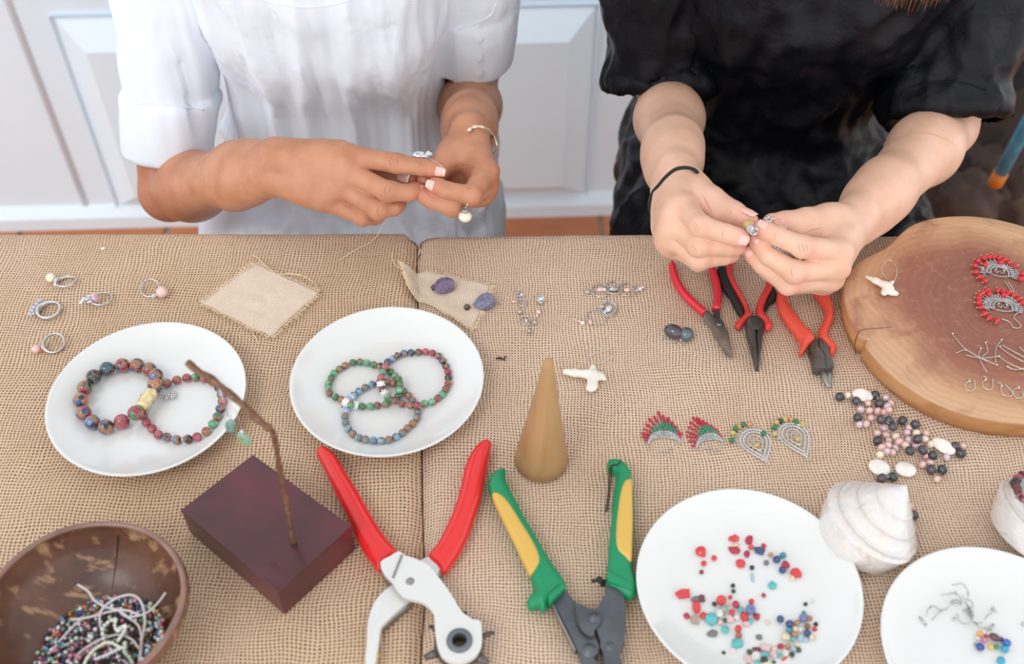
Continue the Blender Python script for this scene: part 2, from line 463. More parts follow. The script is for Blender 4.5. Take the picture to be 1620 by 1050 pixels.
M_BUR2 = burlap('burlap_fine', srgb(236,212,190), srgb(202,170,146), srgb(84,60,46), .00305, 1.0)
def cloth_sheet(name, x_of, nx, ny, zf, label, mat, seam_side):
    """sheet over the table: s runs from the near edge to the far edge and down behind; t across between x_of(y)"""
    v = []; uvs = []; f = []
    R = .016; drop_f = .16; y0, y1 = TY0-.004, TY1+.004
    Ls = [drop_f, y1-y0-2*R, R*math.pi/2, drop_f+.10]; tot = sum(Ls)+R*math.pi/2
    def prof(s):
        a = R*math.pi/2
        if s < drop_f: return y0-R+R, -R-(drop_f-s), 1
        s -= drop_f
        if s < a: w = s/R; return y0+R-R*math.cos(w), -R+R*math.sin(w), .5
        s -= a
        if s < Ls[1]: return y0+R+s, 0, 0
        s -= Ls[1]
        if s < a: w = s/R; return y1-R+R*math.sin(w), -R+R*math.cos(w), .5
        s -= a; return y1, -R-s, 1
    for j in range(ny+1):
        s = tot*j/ny; y, z, k = prof(s)
        xa, xb = x_of(y)
        for i in range(nx+1):
            t = i/nx; x = xa+(xb-xa)*t
            dz, dy = zf(x, y, t, k)
            v.append((x, y+dy, TZ+z+dz)); uvs.append((x-.3, s))
    for j in range(ny):
        for i in range(nx): a = j*(nx+1)+i; f.append((a, a+1, a+nx+2, a+nx+1))
    me = mesh(name, v, f); ul = me.uv_layers.new(name='UVMap')
    li = np.zeros(len(me.loops), np.int32); me.loops.foreach_get('vertex_index', li)
    ul.data.foreach_set('uv', np.array(uvs, np.float32)[li].ravel())
    o = link(name, me, mat); tag(o, label, 'cloth'); return o
def seam_x(y):
    pts = [(.22,-.070), (.38,-.072), (.44,-.0715), (.52,-.078), (.60,-.083), (.70,-.0905), (.80,-.099), (.90,-.104)]
    for (a, xa), (b, xb) in zip(pts, pts[1:]):
        if y <= b: return xa+(xb-xa)*max(0, (y-a)/(b-a))
    return pts[-1][1]
def nz(x, y, s, seed): return mnoise.noise(Vector((x*s, y*s, seed)))
def z_left(x, y, t, k):
    e = max(0, 1-(seam_x(y)-x)/.016); d = -.008*e**2.2
    return .0050+d+.0012*nz(x, y, 9, 1)+.0006*nz(x, y, 28, 2), (.004*nz(x, 0, 5, 3) if k else 0)-(.016*e**2 if k else 0)
def z_right(x, y, t, k):
    e = max(0, 1-(x-seam_x(y)-.001)/.018); d = -.010*e**2.0
    c = mnoise.noise(Vector((x*3.0, y*7, 7)))
    return .0055+d+.0022*nz(x, y, 6, 11)+.0016*c+.0008*nz(x, y, 24, 12), (.004*nz(x, 0, 5, 13) if k else 0)-(.034*e**1.6+.004 if k else 0)
cl1 = cloth_sheet('burlap_cloth', lambda y: (TX0-.004, seam_x(y)), 210, 180, z_left, 'tan burlap cloth on the left half of the table, under the rings', M_BUR1, 1)
cl2 = cloth_sheet('burlap_cloth', lambda y: (seam_x(y)+.0012, TX1+.004), 230, 180, z_right, 'paler wavy burlap cloth on the right half, under the pliers and wood cone', M_BUR2, -1)
CH = .0062        # mean height of the cloth surface above the board
def ch(x, y):
    "top of the burlap at a place"
    s = seam_x(y)
    return (z_left(x, y, 0, 0)[0] if x < s else z_right(x, y, 0, 0)[0])
def T(px, py, h=0.0):
    "point h above the burlap seen at a pixel"
    p = W(px, py, CH+h)
    for _ in range(3): p = W(px, py, ch(p.x, p.y)+h)
    return p
# ------------------------------------------------------------------ people
def skin_mat(name, base, blush, dark):
    t = NT(name)
    a = t.n('ShaderNodeAttribute', attribute_name='blush').outputs['Fac']
    c = t.coord()
    n1 = t.noise(c, 38, 3, .5); n2 = t.noise(c, 260, 3, .6)
    col = t.ramp(n1, [(.3, dark), (.62, base)])
    col = t.mix(t.math('MULTIPLY', a, .8, clamp=True), col, blush)
    t.set(Base_Color=col, Roughness=.46, Subsurface_Weight=.12, Subsurface_Scale=.004, Specular_IOR_Level=.35)
    t.b.inputs['Subsurface Radius'].default_value = (1, .35, .2)
    v = t.n('ShaderNodeTexVoronoi'); v.inputs['Scale'].default_value = 900; t.l(c, v.inputs['Vector'])
    h = t.math('ADD', t.math('MULTIPLY', v.outputs['Distance'], .35), n2)
    t.bump(h, .35, .00035)
    return t.m
def skin_arm(A, vox=.00135):
    """A: wrist, elbow, shoulder, ulnar/radial wrist offset, fingers [MCP,PIP,DIP,TIP]+radii, thumb; returns verts, faces, blush"""
    f32 = lambda p: np.array(p, np.float32)
    fingers = [[f32(p) for p in ch] for ch in A['fingers']]; thumb = [f32(p) for p in A['thumb']]
    wr = f32(A['wrist']); el = f32(A['elbow']); sh = f32(A['shoulder'])
    wid = fingers[0][0]-fingers[3][0]; wid = wid/np.linalg.norm(wid)       # ulnar -> radial
    fo = (el-wr)/np.linalg.norm(el-wr)
    mid = (fingers[1][0]+fingers[2][0])/2
    nrm = np.cross(wid, mid-wr); nrm = nrm/np.linalg.norm(nrm)*A['dorsal']     # out of the back of the hand
    A['nrm'] = nrm
    wax = A.get('wax', None)
    wa = wid-fo*(wid@fo) if wax is None else f32(wax); wa = wa/np.linalg.norm(wa)
    R = A.get('r', 1.0); FA = A.get('fa', 1.0)
    extra = [(f32(WD(*a)), f32(WD(*b)), ra, rb) for a, b, ra, rb in A.get('extra', [])]
    fr = [(.0108, .0097, .0083, .0068), (.0110, .0100, .0085, .0070), (.0104, .0094, .0080, .0066), (.0095, .0083, .0070, .0058)]
    tr = (.0150, .0128, .0112, .0085)
    def fn(P):
        # palm
        d = None
        for i in range(4):
            s = (1.5-i)/1.5*.0125
            a = wr+wa*s*.85-fo*.006; m = fingers[i][0]-nrm*.002
            c = cone(P, a, m, .0145*R, (.0118 if i < 3 else .0108)*R)
            d = c if d is None else smin(d, c, .011)
            if i < 3:
                m2 = (fingers[i][0]+fingers[i+1][0])/2-nrm*.005; a2 = wr+wa*(s-.004)-nrm*.003
                d = smin(d, cone(P, a2, m2, .013*R, .0105*R), .010)
        d = smin(d, cone(P, wr-wa*.010-nrm*.006-fo*.02, fingers[3][0]-nrm*.008+(wr-fingers[3][0])*.25, .012*R, .0115*R), .010)
        # wrist and forearm
        for s in (-1, 1):
            d = smin(d, cone(P, wr+wa*s*.0105-fo*.004, wr+wa*s*.012+fo*.07, .0165*R, .0225*R), .012)
        d = smin(d, ell(P, wr-wa*.017+nrm*.009+fo*.012, (.0085, .0085, .0085)), .012)   # ulnar head
        d = smin(d, cone(P, wr+fo*.045, wr+(el-wr)*.74, .0245*FA, .0335*FA), .028)
        d = smin(d, cone(P, wr+(el-wr)*.74, el, .0335*FA, .0310*FA), .022)
        d = smin(d, cone(P, el, el+(sh-el)*.8, .0315*FA, .040*FA), .009)
        for a, b, ra, rb in extra: d = smin(d, cone(P, a, b, ra, rb), .008)
        # thumb
        th = None
        for i in range(3):
            c = cone(P, thumb[i], thumb[i+1], tr[i]*R, tr[i+1]*R)
            th = c if th is None else smin(th, c, .004)
        tb = smin(d, th, .013)
        out = tb
        # web of skin between thumb and index
        web = cone(P, thumb[0]*.45+fingers[0][0]*.55, thumb[0]*.75+thumb[1]*.25, .009*R, .011*R)
        out = smin(out, web, .012)
        pal = smin(d, web, .012)
        for i, ch in enumerate(fingers):
            r = [x*R for x in fr[i]]; fd = None
            for j in range(3):
                c = cone(P, ch[j], ch[j+1], r[j], r[j+1])
                fd = c if fd is None else smin(fd, c, .0028)
            # knuckle swellings
            fd = smin(fd, ell(P, ch[1]+nrm*.0008, (r[1]*1.0,)*3), .003)
            fd = smin(fd, ell(P, ch[3]+(ch[2]-ch[3])*.35, (r[3]*1.10,)*3), .005)
            out = smin(out, smin(pal, fd, .0065), .0011)
            if i == 0: pal = pal
        # knuckles of the back of the hand
        for i in range(4): out = smin(out, ell(P, fingers[i][0]+nrm*.0035, (.0088*R,)*3), .006)
        # tendons
        for i in range(4):
            a = wr+wa*(1.5-i)/1.5*.006+nrm*.0105; b = fingers[i][0]+nrm*.0085
            out = smin(out, cone(P, a, b, .0022, .0030), .005)
        return out
    pts = np.array([wr, el]+[q for ch in fingers for q in ch]+thumb+[el+(sh-el)*.8])
    V, F = isosurface(fn, pts.min(0)-.055, pts.max(0)+.055, vox)
    # blush: finger tips, knuckles, elbow
    b = np.zeros(len(V))
    def spot(c, r, k):
        np.maximum(b, k*np.exp(-((V-c)**2).sum(1)/(r*r)), out=b)
    for ch in fingers:
        spot(ch[3], .012, 1.0); spot(ch[1]+nrm*.006, .009, .7); spot(ch[2]+nrm*.005, .007, .45); spot(ch[0]+nrm*.01, .011, .45)
    spot(thumb[3], .014, 1.0); spot(thumb[2], .011, .5); spot(el, .04, .55)
    return V, F, b
def cat_meshes(parts):
    V = []; F = []; B = []; n = 0
    for v, f, b in parts: V.append(v); F.append(f+n); B.append(b); n += len(v)
    return np.concatenate(V), np.concatenate(F), np.concatenate(B)
def nail(name, parent, dip, tip, dors, r, mats, L=.0105, wdt=.74):
    "curved nail plate on the back of a finger end, with a pale free edge"
    dip = Vector(dip); tip = Vector(tip); ax = (tip-dip).normalized(); dn = Vector(dors); dn = (dn-ax*dn.dot(ax)).normalized(); sd = ax.cross(dn)
    mb = MB(); nu, nv = 8, 9; v = []; f = []
    r = r*1.07+.0002
    for j in range(nv):
        s = j/(nv-1); q = -L*.80+s*L*1.22
        w = wdt*(1-.35*(max(0, .28-s)/.28)**2-.30*(max(0, s-.78)/.22)**2)
        for i in range(nu):
            a = (i/(nu-1)-.5)*2*w
            rr = r-.0014*(max(0, s-.5)/.5)**1.6
            v.append(tip+ax*q+dn*(rr*math.cos(a))+sd*(rr*math.sin(a)*.96))
    for j in range(nv-1):
        for i in range(nu-1): f.append((j*nu+i, j*nu+i+1, (j+1)*nu+i+1, (j+1)*nu+i))
    for k, q in enumerate(f): mb.add([v[x] for x in q], [(0,1,2,3)], True, 1 if k//(nu-1) >= nv-2 else 0)
    me = mb.me(name); bm = bmesh.new(); bm.from_mesh(me); bmesh.ops.remove_doubles(bm, verts=bm.verts, dist=1e-6)
    bmesh.ops.solidify(bm, geom=bm.faces[:], thickness=-.0004); bm.to_mesh(me); bm.free()
    for p in me.polygons: p.use_smooth = True
    return link(name, me, mats, parent)
def on_ray_at(px, py, P, L):
    "farther point of a pixel's ray at distance L from P"
    r = ray(px, py); u = r.normalized(); w = EYE-Vector(P); b = u.dot(w); c = w.dot(w)-L*L
    q = b*b-c; t = -b+math.sqrt(max(q, 0)); return EYE+u*t

def hand_def(wrist, elbow_px, L, shoulder, fingers, thumb, dorsal, r=1.0, wax=None, fa=1.0, extra=()):
    w = WD(*wrist); e = on_ray_at(elbow_px[0], elbow_px[1], w, L)
    return dict(wrist=w, elbow=e, shoulder=Vector(shoulder), fingers=[[WD(*p) for p in ch] for ch in fingers],
                thumb=[WD(*p) for p in thumb], dorsal=dorsal, r=r, wax=wax, fa=fa, extra=extra)
# woman in white: her right hand (left in view)
HA = hand_def((425,266,1.135), (268,303), .245, (-.37,1.10,1.00),
    [[(550,246,1.098),(626,258,1.090),(669,265,1.090),(697,270,1.090)],
     [(552,272,1.098),(613,303,1.085),(646,305,1.093),(663,300,1.100)],
     [(541,295,1.104),(598,333,1.092),(622,329,1.102),(633,321,1.112)],
     [(515,318,1.112),(574,344,1.104),(594,345,1.118),(602,338,1.128)]],
    [(468,246,1.145),(560,256,1.142),(616,266,1.128),(650,281,1.112)], 1, 1.0, fa=1.08,
    extra=[((440,244,1.138),(538,241,1.108),.0160,.0120)])
# her left hand (right in view)
HB = hand_def((742,220,1.168), (744,152), .235, (-.03,1.10,1.00),
    [[(769,272,1.112),(745,309,1.085),(707,301,1.082),(686,292,1.086)],
     [(768,292,1.122),(716,327,1.095),(684,317,1.094),(668,307,1.098)],
     [(766,302,1.136),(712,324,1.118),(690,314,1.120),(680,306,1.126)],
     [(764,306,1.150),(724,322,1.136),(704,314,1.138),(694,308,1.140)]],
    [(720,236,1.140),(705,256,1.122),(689,272,1.112),(673,284,1.106)], 1, 1.02, fa=1.0,
    extra=[((738,250,1.160),(734,284,1.142),.014,.013), ((735,245,1.16),(712,282,1.14),.012,.010)])
# woman in black: her right hand (left in view)
HC = hand_def((1068,282,1.095), (1056,160), .235, (.15,1.10,1.02),
    [[(1083,326,1.030),(1107,357,1.000),(1150,370,1.005),(1174,377,1.005)],
     [(1071,354,1.035),(1104,388,1.010),(1150,390,1.020),(1170,390,1.030)],
     [(1064,376,1.045),(1106,409,1.022),(1145,405,1.035),(1162,400,1.045)],
     [(1066,388,1.060),(1104,414,1.045),(1138,408,1.055),(1155,402,1.062)]],
    [(1088,290,1.070),(1125,317,1.045),(1161,339,1.030),(1185,350,1.022)], 1, 1.04, fa=1.04,
    extra=[((1098,312,1.050),(1132,342,1.034),.011,.008)])
# her left hand (right in view)
HD = hand_def((1350,352,1.092), (1497,200), .245, (.50,1.12,1.02),
    [[(1328,398,1.030),(1269,390,1.006),(1228,373,1.008),(1203,361,1.010)],
     [(1322,422,1.035),(1256,430,1.012),(1216,404,1.018),(1196,379,1.022)],
     [(1312,440,1.048),(1246,449,1.028),(1206,419,1.032),(1187,397,1.034)],
     [(1302,446,1.064),(1246,452,1.048),(1214,430,1.050),(1199,412,1.050)]],
    [(1322,346,1.062),(1276,351,1.042),(1242,354,1.032),(1221,352,1.026)], 1, 1.04, fa=1.04,
    extra=[((1318,372,1.055),(1262,371,1.036),.012,.009), ((1306,412,1.070),(1240,404,1.048),.013,.010)])
def shell(P, a, b, ra, rb, th, ext=0):
    "open sleeve: hollow tapered tube from a to b"
    a = np.array(a, np.float32); b = np.array(b, np.float32); ab = b-a; L = np.linalg.norm(ab); u = ab/L
    pa = P-a; s = pa@u; q = pa-s[:, None]*u; rad = np.sqrt((q*q).sum(1)); t = np.clip(s/L, 0, 1)
    dr = np.abs(rad-(ra+t*(rb-ra)))-th; ds = np.abs(s-L/2)-L/2
    return np.sqrt(np.maximum(dr+th*.7, 0)**2+np.maximum(ds+th*.7, 0)**2)+np.minimum(np.maximum(dr, ds)+th*.7, 0)-th*.7
def body_core(cx, sh_l, sh_r, neck, head, hips):
    "torso, neck and head of a seated figure leaning over the table"
    f = lambda p: np.array(p, np.float32)
    sl, sr, nk, hd, hp = f(sh_l), f(sh_r), f(neck), f(head), f(hips)
    fw = f((0, -1, -.35)); fw = fw/np.linalg.norm(fw)
    upv = hd-nk; upv = upv/np.linalg.norm(upv); rt = f((1,0,0)); fr = np.cross(upv, rt); fr = fr/np.linalg.norm(fr)
    if fr[1] > 0: fr = -fr
    Rm = np.stack([rt, fr, upv], 1)
    def fn(P):
        ch = (sl+sr)/2+f((0, -.01, -.06))
        d = cone(P, hp, (hp+ch)/2, .115, .095, ((0,1,0), .7))
        d = smin(d, cone(P, (hp+ch)/2, ch, .095, .105, ((0,1,0), .7)), .05)
        d = smin(d, cone(P, sl, sr, .045, .045), .05)
        d = smin(d, cone(P, (sl+sr)/2, nk, .06, .048), .03)
        d = smin(d, cone(P, nk, hd, .048, .05), .02)
        d = smin(d, ell(P, hd+upv*.03, (.074, .092, .105), Rm), .02)          # skull
        d = smin(d, ell(P, hd+fr*.035-upv*.045, (.052, .055, .052), Rm), .02)   # jaw
        d = smin(d, cone(P, hd+fr*.088+upv*.01, hd+fr*.103-upv*.018, .006, .011), .008)  # nose
        for s in (-1, 1):
            d = smin(d, ell(P, hd+rt*s*.074-upv*.005, (.008, .018, .03), Rm), .005)     # ears
            d = smin(d, ell(P, hd+rt*s*.030+fr*.080+upv*.028, (.020, .010, .008), Rm), .008)  # brow
            d = -smin(-d, ell(P, hd+rt*s*.031+fr*.098+upv*.012, (.014, .012, .010), Rm), .006)
            d = smin(d, ell(P, hd+rt*s*.031+fr*.0755+upv*.018, (.0150, .0120, .0085), Rm), .003)
        d = smin(d, ell(P, hd+fr*.088-upv*.044, (.022, .010, .006), Rm), .004)      # lips
        d = smin(d, ell(P, hd+fr*.085-upv*.054, (.018, .010, .005), Rm), .004)
        for s in (-1, 1):                                                    # thighs and shins
            kn = f((cx+s*.10, .88, .575)); hj = hp+f((s*.08, 0, -.02)); an = f((cx+s*.10, .90, .10))
            d = smin(d, cone(P, hj, kn, .078, .055), .03)
            d = smin(d, cone(P, kn, an, .055, .036), .01)
            d = smin(d, cone(P, an+f((0,.03,-.06)), an+f((0,-.14,-.075)), .034, .025), .02)
        return d
    lo = [min(sl[0], hp[0]-.2)-.08, .66, 0]; hi = [max(sr[0], hp[0]+.2)+.08, hp[1]+.22, hd[2]+.2]
    V, F = isosurface(fn, lo, hi, .006)
    return V, F, np.zeros(len(V)), (hd, fr, upv, rt)
def fbm(V, sc, seed, oct=3):
    out = np.zeros(len(V)); a = 1.0; s = np.array(sc)
    for o in range(oct):
        q = V*s*(2**o)+seed+o*7.3
        out += a*np.array([mnoise.noise(Vector(p)) for p in q.tolist()]); a *= .5
    return out
def garment(name, fn, lo, hi, vox, folds, mat, parent):
    V, F = isosurface(fn, lo, hi, vox)
    N = normals(V.astype(np.float64), F)
    V = V+N*folds(V.astype(np.float64), N)[:, None]
    me = np_mesh(name, V, F); return link(name, me, mat, parent)

def cloth_mat(name, col, rough, sheen, bumpk, scale=1800):
    t = NT(name); c = t.coord()
    w = t.noise(c, scale, 2, .5)
    wr = t.noise(c, 26, 4, .55)
    h = t.math('ADD', t.math('MULTIPLY', w, .08), t.math('MULTIPLY', wr, 1.0))
    t.set(Base_Color=col, Roughness=rough, Sheen_Weight=sheen, Sheen_Roughness=.4)
    t.bump(h, bumpk, .006); return t.m
M_WHITE = cloth_mat('white_cotton', srgb(227,234,245), .8, .1, .12)
M_BLACK = cloth_mat('black_satin', (.0048,.0056,.0085,1), .34, .0, .7)
M_BLACK.node_tree.nodes['Principled BSDF'].inputs['Specular IOR Level'].default_value = .22
M_BLACK.node_tree.nodes['Principled BSDF'].inputs['Sheen Tint'].default_value = (.45,.55,.8,1)
M_SKIN1 = skin_mat('tanned_skin', srgb(198,142,112), srgb(206,128,106), srgb(180,122,92))
M_SKIN2 = skin_mat('fair_skin', srgb(230,188,164), srgb(234,160,148), srgb(218,174,148))
M_NAIL = [simple('nail_plate', srgb(236,190,180), .18, 0, Coat_Weight=.6), simple('nail_edge', srgb(246,232,222), .2)]
M_NAIL2 = [simple('nail_plate_fair', srgb(240,190,180), .25, 0, Coat_Weight=.4), simple('nail_edge_fair', srgb(244,208,196), .3)]
M_HAIR1 = simple('dark_brown_hair', srgb(60,38,26), .45)
M_HAIR2 = simple('auburn_hair', srgb(150,78,46), .4)

def person(label, arms, core, skin):
    root = thing('person', label, 'person', (core['x'], 1.2, 0))
    V, F, B, H = body_core(core['x'], core['sl'], core['sr'], core['neck'], core['head'], core['hips'])
    parts = [(V, F, B)]+[skin_arm(A) for A in arms]
    V, F, B = cat_meshes(parts)
    me = np_mesh('body', V, F); at = me.attributes.new('blush', 'FLOAT', 'POINT'); at.data.foreach_set('value', B.astype(np.float32))
    link('body', me, skin, root)
    hd, fr, up, rt = H
    for s in (-1, 1):
        e = MB(); c = Vector(hd+rt*s*.031+fr*.0745+up*.0115)
        e.sphere(c, .0122, 14, 10); eo = link('eye', e.me('eye'), simple('eye_white', srgb(225,222,218), .2), root)
        e = MB(); e.sphere(c+(Vector(fr)*.9-Vector(up)*.45).normalized()*.0078, .0056, 12, 8, (1,1,1)); link('iris', e.me('iris'), simple('iris_brown', srgb(60,35,20), .15), eo)
    return root, H, BVHTree.FromPolygons(V.tolist(), F.tolist())
def hair(root, H, mat, seed, strands, tail=None):
    hd, fr, up, rt = H; R = np.stack([rt, fr, up], 1).astype(np.float32)
    def fn(P):
        d = ell(P, hd+up*.038-fr*.012, (.084, .098, .112), R)
        cut = (P-(hd+fr*.06+up*.045))@(fr*.9-up*.45)
        d = np.maximum(d, cut-.0)
        return d
    V, F = isosurface(fn, hd-.16, hd+.17, .005)
    N = normals(V.astype(np.float64), F); n = fbm(V.astype(np.float64), (60, 60, 12), seed, 2)
    V = V+N*(n*.004)[:, None]
    me = np_mesh('hair', V, F); link('hair', me, mat, root)
    rng = random.Random(seed)
    if tail:
        mb = MB(); base, pts, spread = tail
        path = spline(pts, 8)
        for k in range(strands):
            a = rng.uniform(0, 6.28); rr = spread*math.sqrt(rng.random()); end = rng.uniform(.80, 1.0); n = max(6, int(len(path)*end))
            wv = rng.uniform(0, 6); off = Vector((math.cos(a)*rr, math.sin(a)*rr*.7, 0)); q = []
            for i in range(0, n, 2):
                t = i/len(path); env = .25+1.1*math.sin(min(1, t*1.3)*math.pi*.55)
                q.append(path[i]+off*env+Vector((math.sin(t*9+wv)*.003, math.cos(t*8+wv)*.003, 0))*t*1.6
                         +Vector((rng.uniform(-1,1), rng.uniform(-1,1), rng.uniform(-.5,.5)))*.004*max(0, t-.75)*4)
            mb.tube(q, [.00032*(1-.6*i/len(q)) for i in range(len(q))], 3, caps=False)
        o = mb.build('hair_lock', mat, root); o['kind'] = 'stuff'

# ---- woman in white
P1, H1, BV1 = person('person in a loose white tunic holding a small pearl earring in both hands', [HA, HB],
    dict(x=-.20, sl=(-.365,1.11,.985), sr=(-.035,1.11,.985), neck=(-.20,1.03,1.10), head=(-.20,.965,1.22), hips=(-.20,1.27,.56)), M_SKIN1)
hair(P1, H1, M_HAIR1, 3, 0)
def g1(P):
    f = lambda *p: np.array(p, np.float32)
    d = cone(P, f(-.20,1.27,.55), f(-.20,1.23,.76), .155, .145, ((0,1,0), .72))
    d = smin(d, cone(P, f(-.20,1.23,.76), f(-.20,1.115,.945), .145, .142, ((0,1,0), .78)), .06)
    d = smin(d, cone(P, f(-.30,1.115,.985), f(-.10,1.115,.985), .068, .068), .05)
    d = smin(d, ell(P, f(-.20,1.02,.985), (.12,.07,.09)), .07)
    d = smin(d, ell(P, f(-.255,1.045,.89), (.062,.055,.06)), .05); d = smin(d, ell(P, f(-.145,1.045,.89), (.062,.055,.06)), .05)
    d = smin(d, cone(P, f(-.205,1.12,.90), f(-.215,1.15,.64), .120, .145), .05)   # hangs free from the bust
    for s in (-1, 1):   # lap
        d = smin(d, cone(P, f(-.21+s*.08,1.25,.56), f(-.205+s*.10,.85,.58), .105, .086), .07)
    d = smin(d, ell(P, f(-.215,1.10,.57), (.175,.19,.05)), .06)
    d = smin(d, cone(P, f(-.105,1.12,.64), f(-.062,1.02,.48), .050, .058), .05)
    for s, A in ((-1, HA), (1, HB)):
        e = np.array(A['elbow'], np.float32); sh = np.array(A['shoulder'], np.float32)+f(0,0,.0)
        k = .36 if s < 0 else .38
        m = e+(sh-e)*k
        # hollow lower sleeve and turned-up cuff
        en = e+(sh-e)*(.15 if s < 0 else .25)+(f(0,0,0) if s < 0 else f(-.004,0,0))
        d = smin(d, cone(P, sh, en+(sh-e)*.20, .060, .0475 if s < 0 else .048), .018)
        d = smin(d, shell(P, en+(sh-e)*(.22 if s < 0 else .30), en, .048 if s < 0 else .049, .048 if s < 0 else .049, .0050), .007)
        d = np.maximum(d, -np.maximum(cone(P, e-(sh-e)*.1, en+(sh-e)*.12, .0420, .041), -1))
    # scoop neckline
    d = np.maximum(d, -cone(P, f(-.20,1.03,1.18), f(-.20,1.02,1.10), .10, .085))
    return d
def folds1(V, N):
    x, y, z = V.T
    low = np.clip((.97-z)/.3, 0, 1)
    n = fbm(np.stack([x, y, z*.10], 1), (19, 9, 9), 4.1, 2)
    rid = (1-np.abs(n)*2.2); n2 = fbm(np.stack([x, y, z*.13], 1), (42, 18, 14), 9.7, 2)
    body = ((x > -.36) & (x < -.035)).astype(float)
    d = (.006+.008*low)*rid*body+(.0035+.0035*low)*n2
    n4 = fbm(np.stack([x, y, z*.07], 1), (85, 40, 20), 6.1, 2); d += .0042*(.5-np.abs(n4)*1.6)*body
    n3 = fbm(V, (16, 16, 16), 2.2, 3); d += .0035*n3*(1-body)
    for A in (HA, HB): q = V-np.array(A['elbow']); d = d*np.clip((np.sqrt((q*q).sum(1))-.075)/.06, .12, 1)
    return d-.001
G1 = g = garment('tunic', g1, (-.50,.74,.40), (.10,1.47,1.16), .0045, folds1, M_WHITE, P1); g['label'] = 'loose white tunic with turned-up cuffs'
# undershirt and the stitched neckline
# ---- woman in black
P2, H2, BV2 = person('person in a black satin dress with rolled sleeves threading a gold bead', [HC, HD],
    dict(x=.33, sl=(.165,1.13,1.015), sr=(.495,1.13,1.015), neck=(.33,1.03,1.12), head=(.33,.96,1.245), hips=(.33,1.27,.56)), M_SKIN2)
hp = WY(1436, 14, .93)
hair(P2, H2, M_HAIR2, 8, 420, (0, [(.36,1.05,1.26), (.395,1.03,1.16), (hp.x+.0,.985,1.09), (hp.x+.004,.955,1.035), (hp.x,.935,hp.z-.004)], .026))
def g2(P):
    f = lambda *p: np.array(p, np.float32)
    d = cone(P, f(.33,1.26,.80), f(.33,1.14,.98), .150, .158, ((0,1,0), .80))
    d = smin(d, cone(P, f(.23,1.13,1.02), f(.43,1.13,1.02), .068, .068), .05)
    d = smin(d, ell(P, f(.33,1.04,.98), (.13,.07,.09)), .07)
    d = smin(d, ell(P, f(.27,1.06,.90), (.065,.06,.06)), .05); d = smin(d, ell(P, f(.39,1.06,.90), (.065,.06,.06)), .05)
    d = smin(d, cone(P, f(.33,1.13,.92), f(.33,1.17,.81), .125, .140), .05)          # blouse falls over the waist
    d = smin(d, cone(P, f(.33,1.20,.79), f(.335,1.18,.60), .125, .155), .02)
    for s in (-1, 1):
        d = smin(d, cone(P, f(.34+s*.08,1.26,.57), f(.34+s*.115,.86,.59), .095, .080), .06)
    d = smin(d, ell(P, f(.34,1.10,.57), (.185,.18,.06)), .06)
    d = smin(d, cone(P, f(.235,1.05,.56), f(.24,1.0,.36), .085, .09), .06)
    for s, A in ((-1, HC), (1, HD)):
        e = np.array(A['elbow'], np.float32); sh = np.array(A['shoulder'], np.float32)
        w = .055 if s < 0 else .062
        en = e+(sh-e)*(.045 if s < 0 else .02)+(f(-.008,.010,-.004) if s < 0 else f(.004,.008,-.004)); tl = f(.012,.042,0) if s < 0 else f(0,.036,0)
        d = smin(d, cone(P, sh, en+(sh-e)*.22, .070, w-.004), .02)
        d = smin(d, shell(P, en+(sh-e)*.28+tl, en, w, w+.003, .0060), .004)
        d = np.maximum(d, -cone(P, e-(sh-e)*.1, en+(sh-e)*.2, w-.009, w-.012))
    d = np.maximum(d, -cone(P, f(.33,1.04,1.20), f(.33,1.02,1.10), .085, .07))
    return d
def folds2(V, N):
    x, y, z = V.T
    n = fbm(V, (11, 11, 7), 5.5, 3); n2 = fbm(V, (30, 30, 16), 1.5, 2)
    gath = np.exp(-((z-.775)/.05)**2)*fbm(np.stack([x, y*.5, z*.12], 1), (75, 30, 10), 3.3, 1)
    return .0115*(1-2*np.abs(n))+.0036*(1-2*np.abs(n2))+.007*gath-.004
G2 = g = garment('dress', g2, (.02,.76,.26), (.70,1.50,1.18), .0048, folds2, M_BLACK, P2); g['label'] = 'black satin dress gathered at the waist'
# ---- nails
def nails(root, A, spec, mats):
    for i, dors, L in spec:
        ch = A['thumb'] if i == 4 else A['fingers'][i]
        r = (.0068, .0070, .0066, .0058, .0085)[i]*A['r']*1.08
        nail('fingernail', [c_ for c_ in COL.objects if c_.parent == root and c_.name.startswith('body')][0], ch[2], ch[3], dors, r, mats, L)
CAMD = (EYE-WD(700, 280, 1.09)).normalized()
rt_, up_ = Vector((1,0,0)), UP
nails(P1, HA, [(0, CAMD-up_*.25, .0125), (1, rt_*.9+CAMD*.5, .011), (4, CAMD*.9-up_*.1, .012)], M_NAIL)
nails(P1, HB, [(0, CAMD*1.0-up_*.25-rt_*.1, .0125)], M_NAIL)
nails(P2, HC, [(0, CAMD-up_*.25, .0115), (4, up_*1.0+CAMD*.35, .012)], M_NAIL2)
nails(P2, HD, [(0, CAMD*.7+up_*.6, .0105), (1, CAMD*.8+up_*.35-rt_*.2, .0105), (2, CAMD*.8-rt_*.5+up_*.1, .0105)], M_NAIL2)
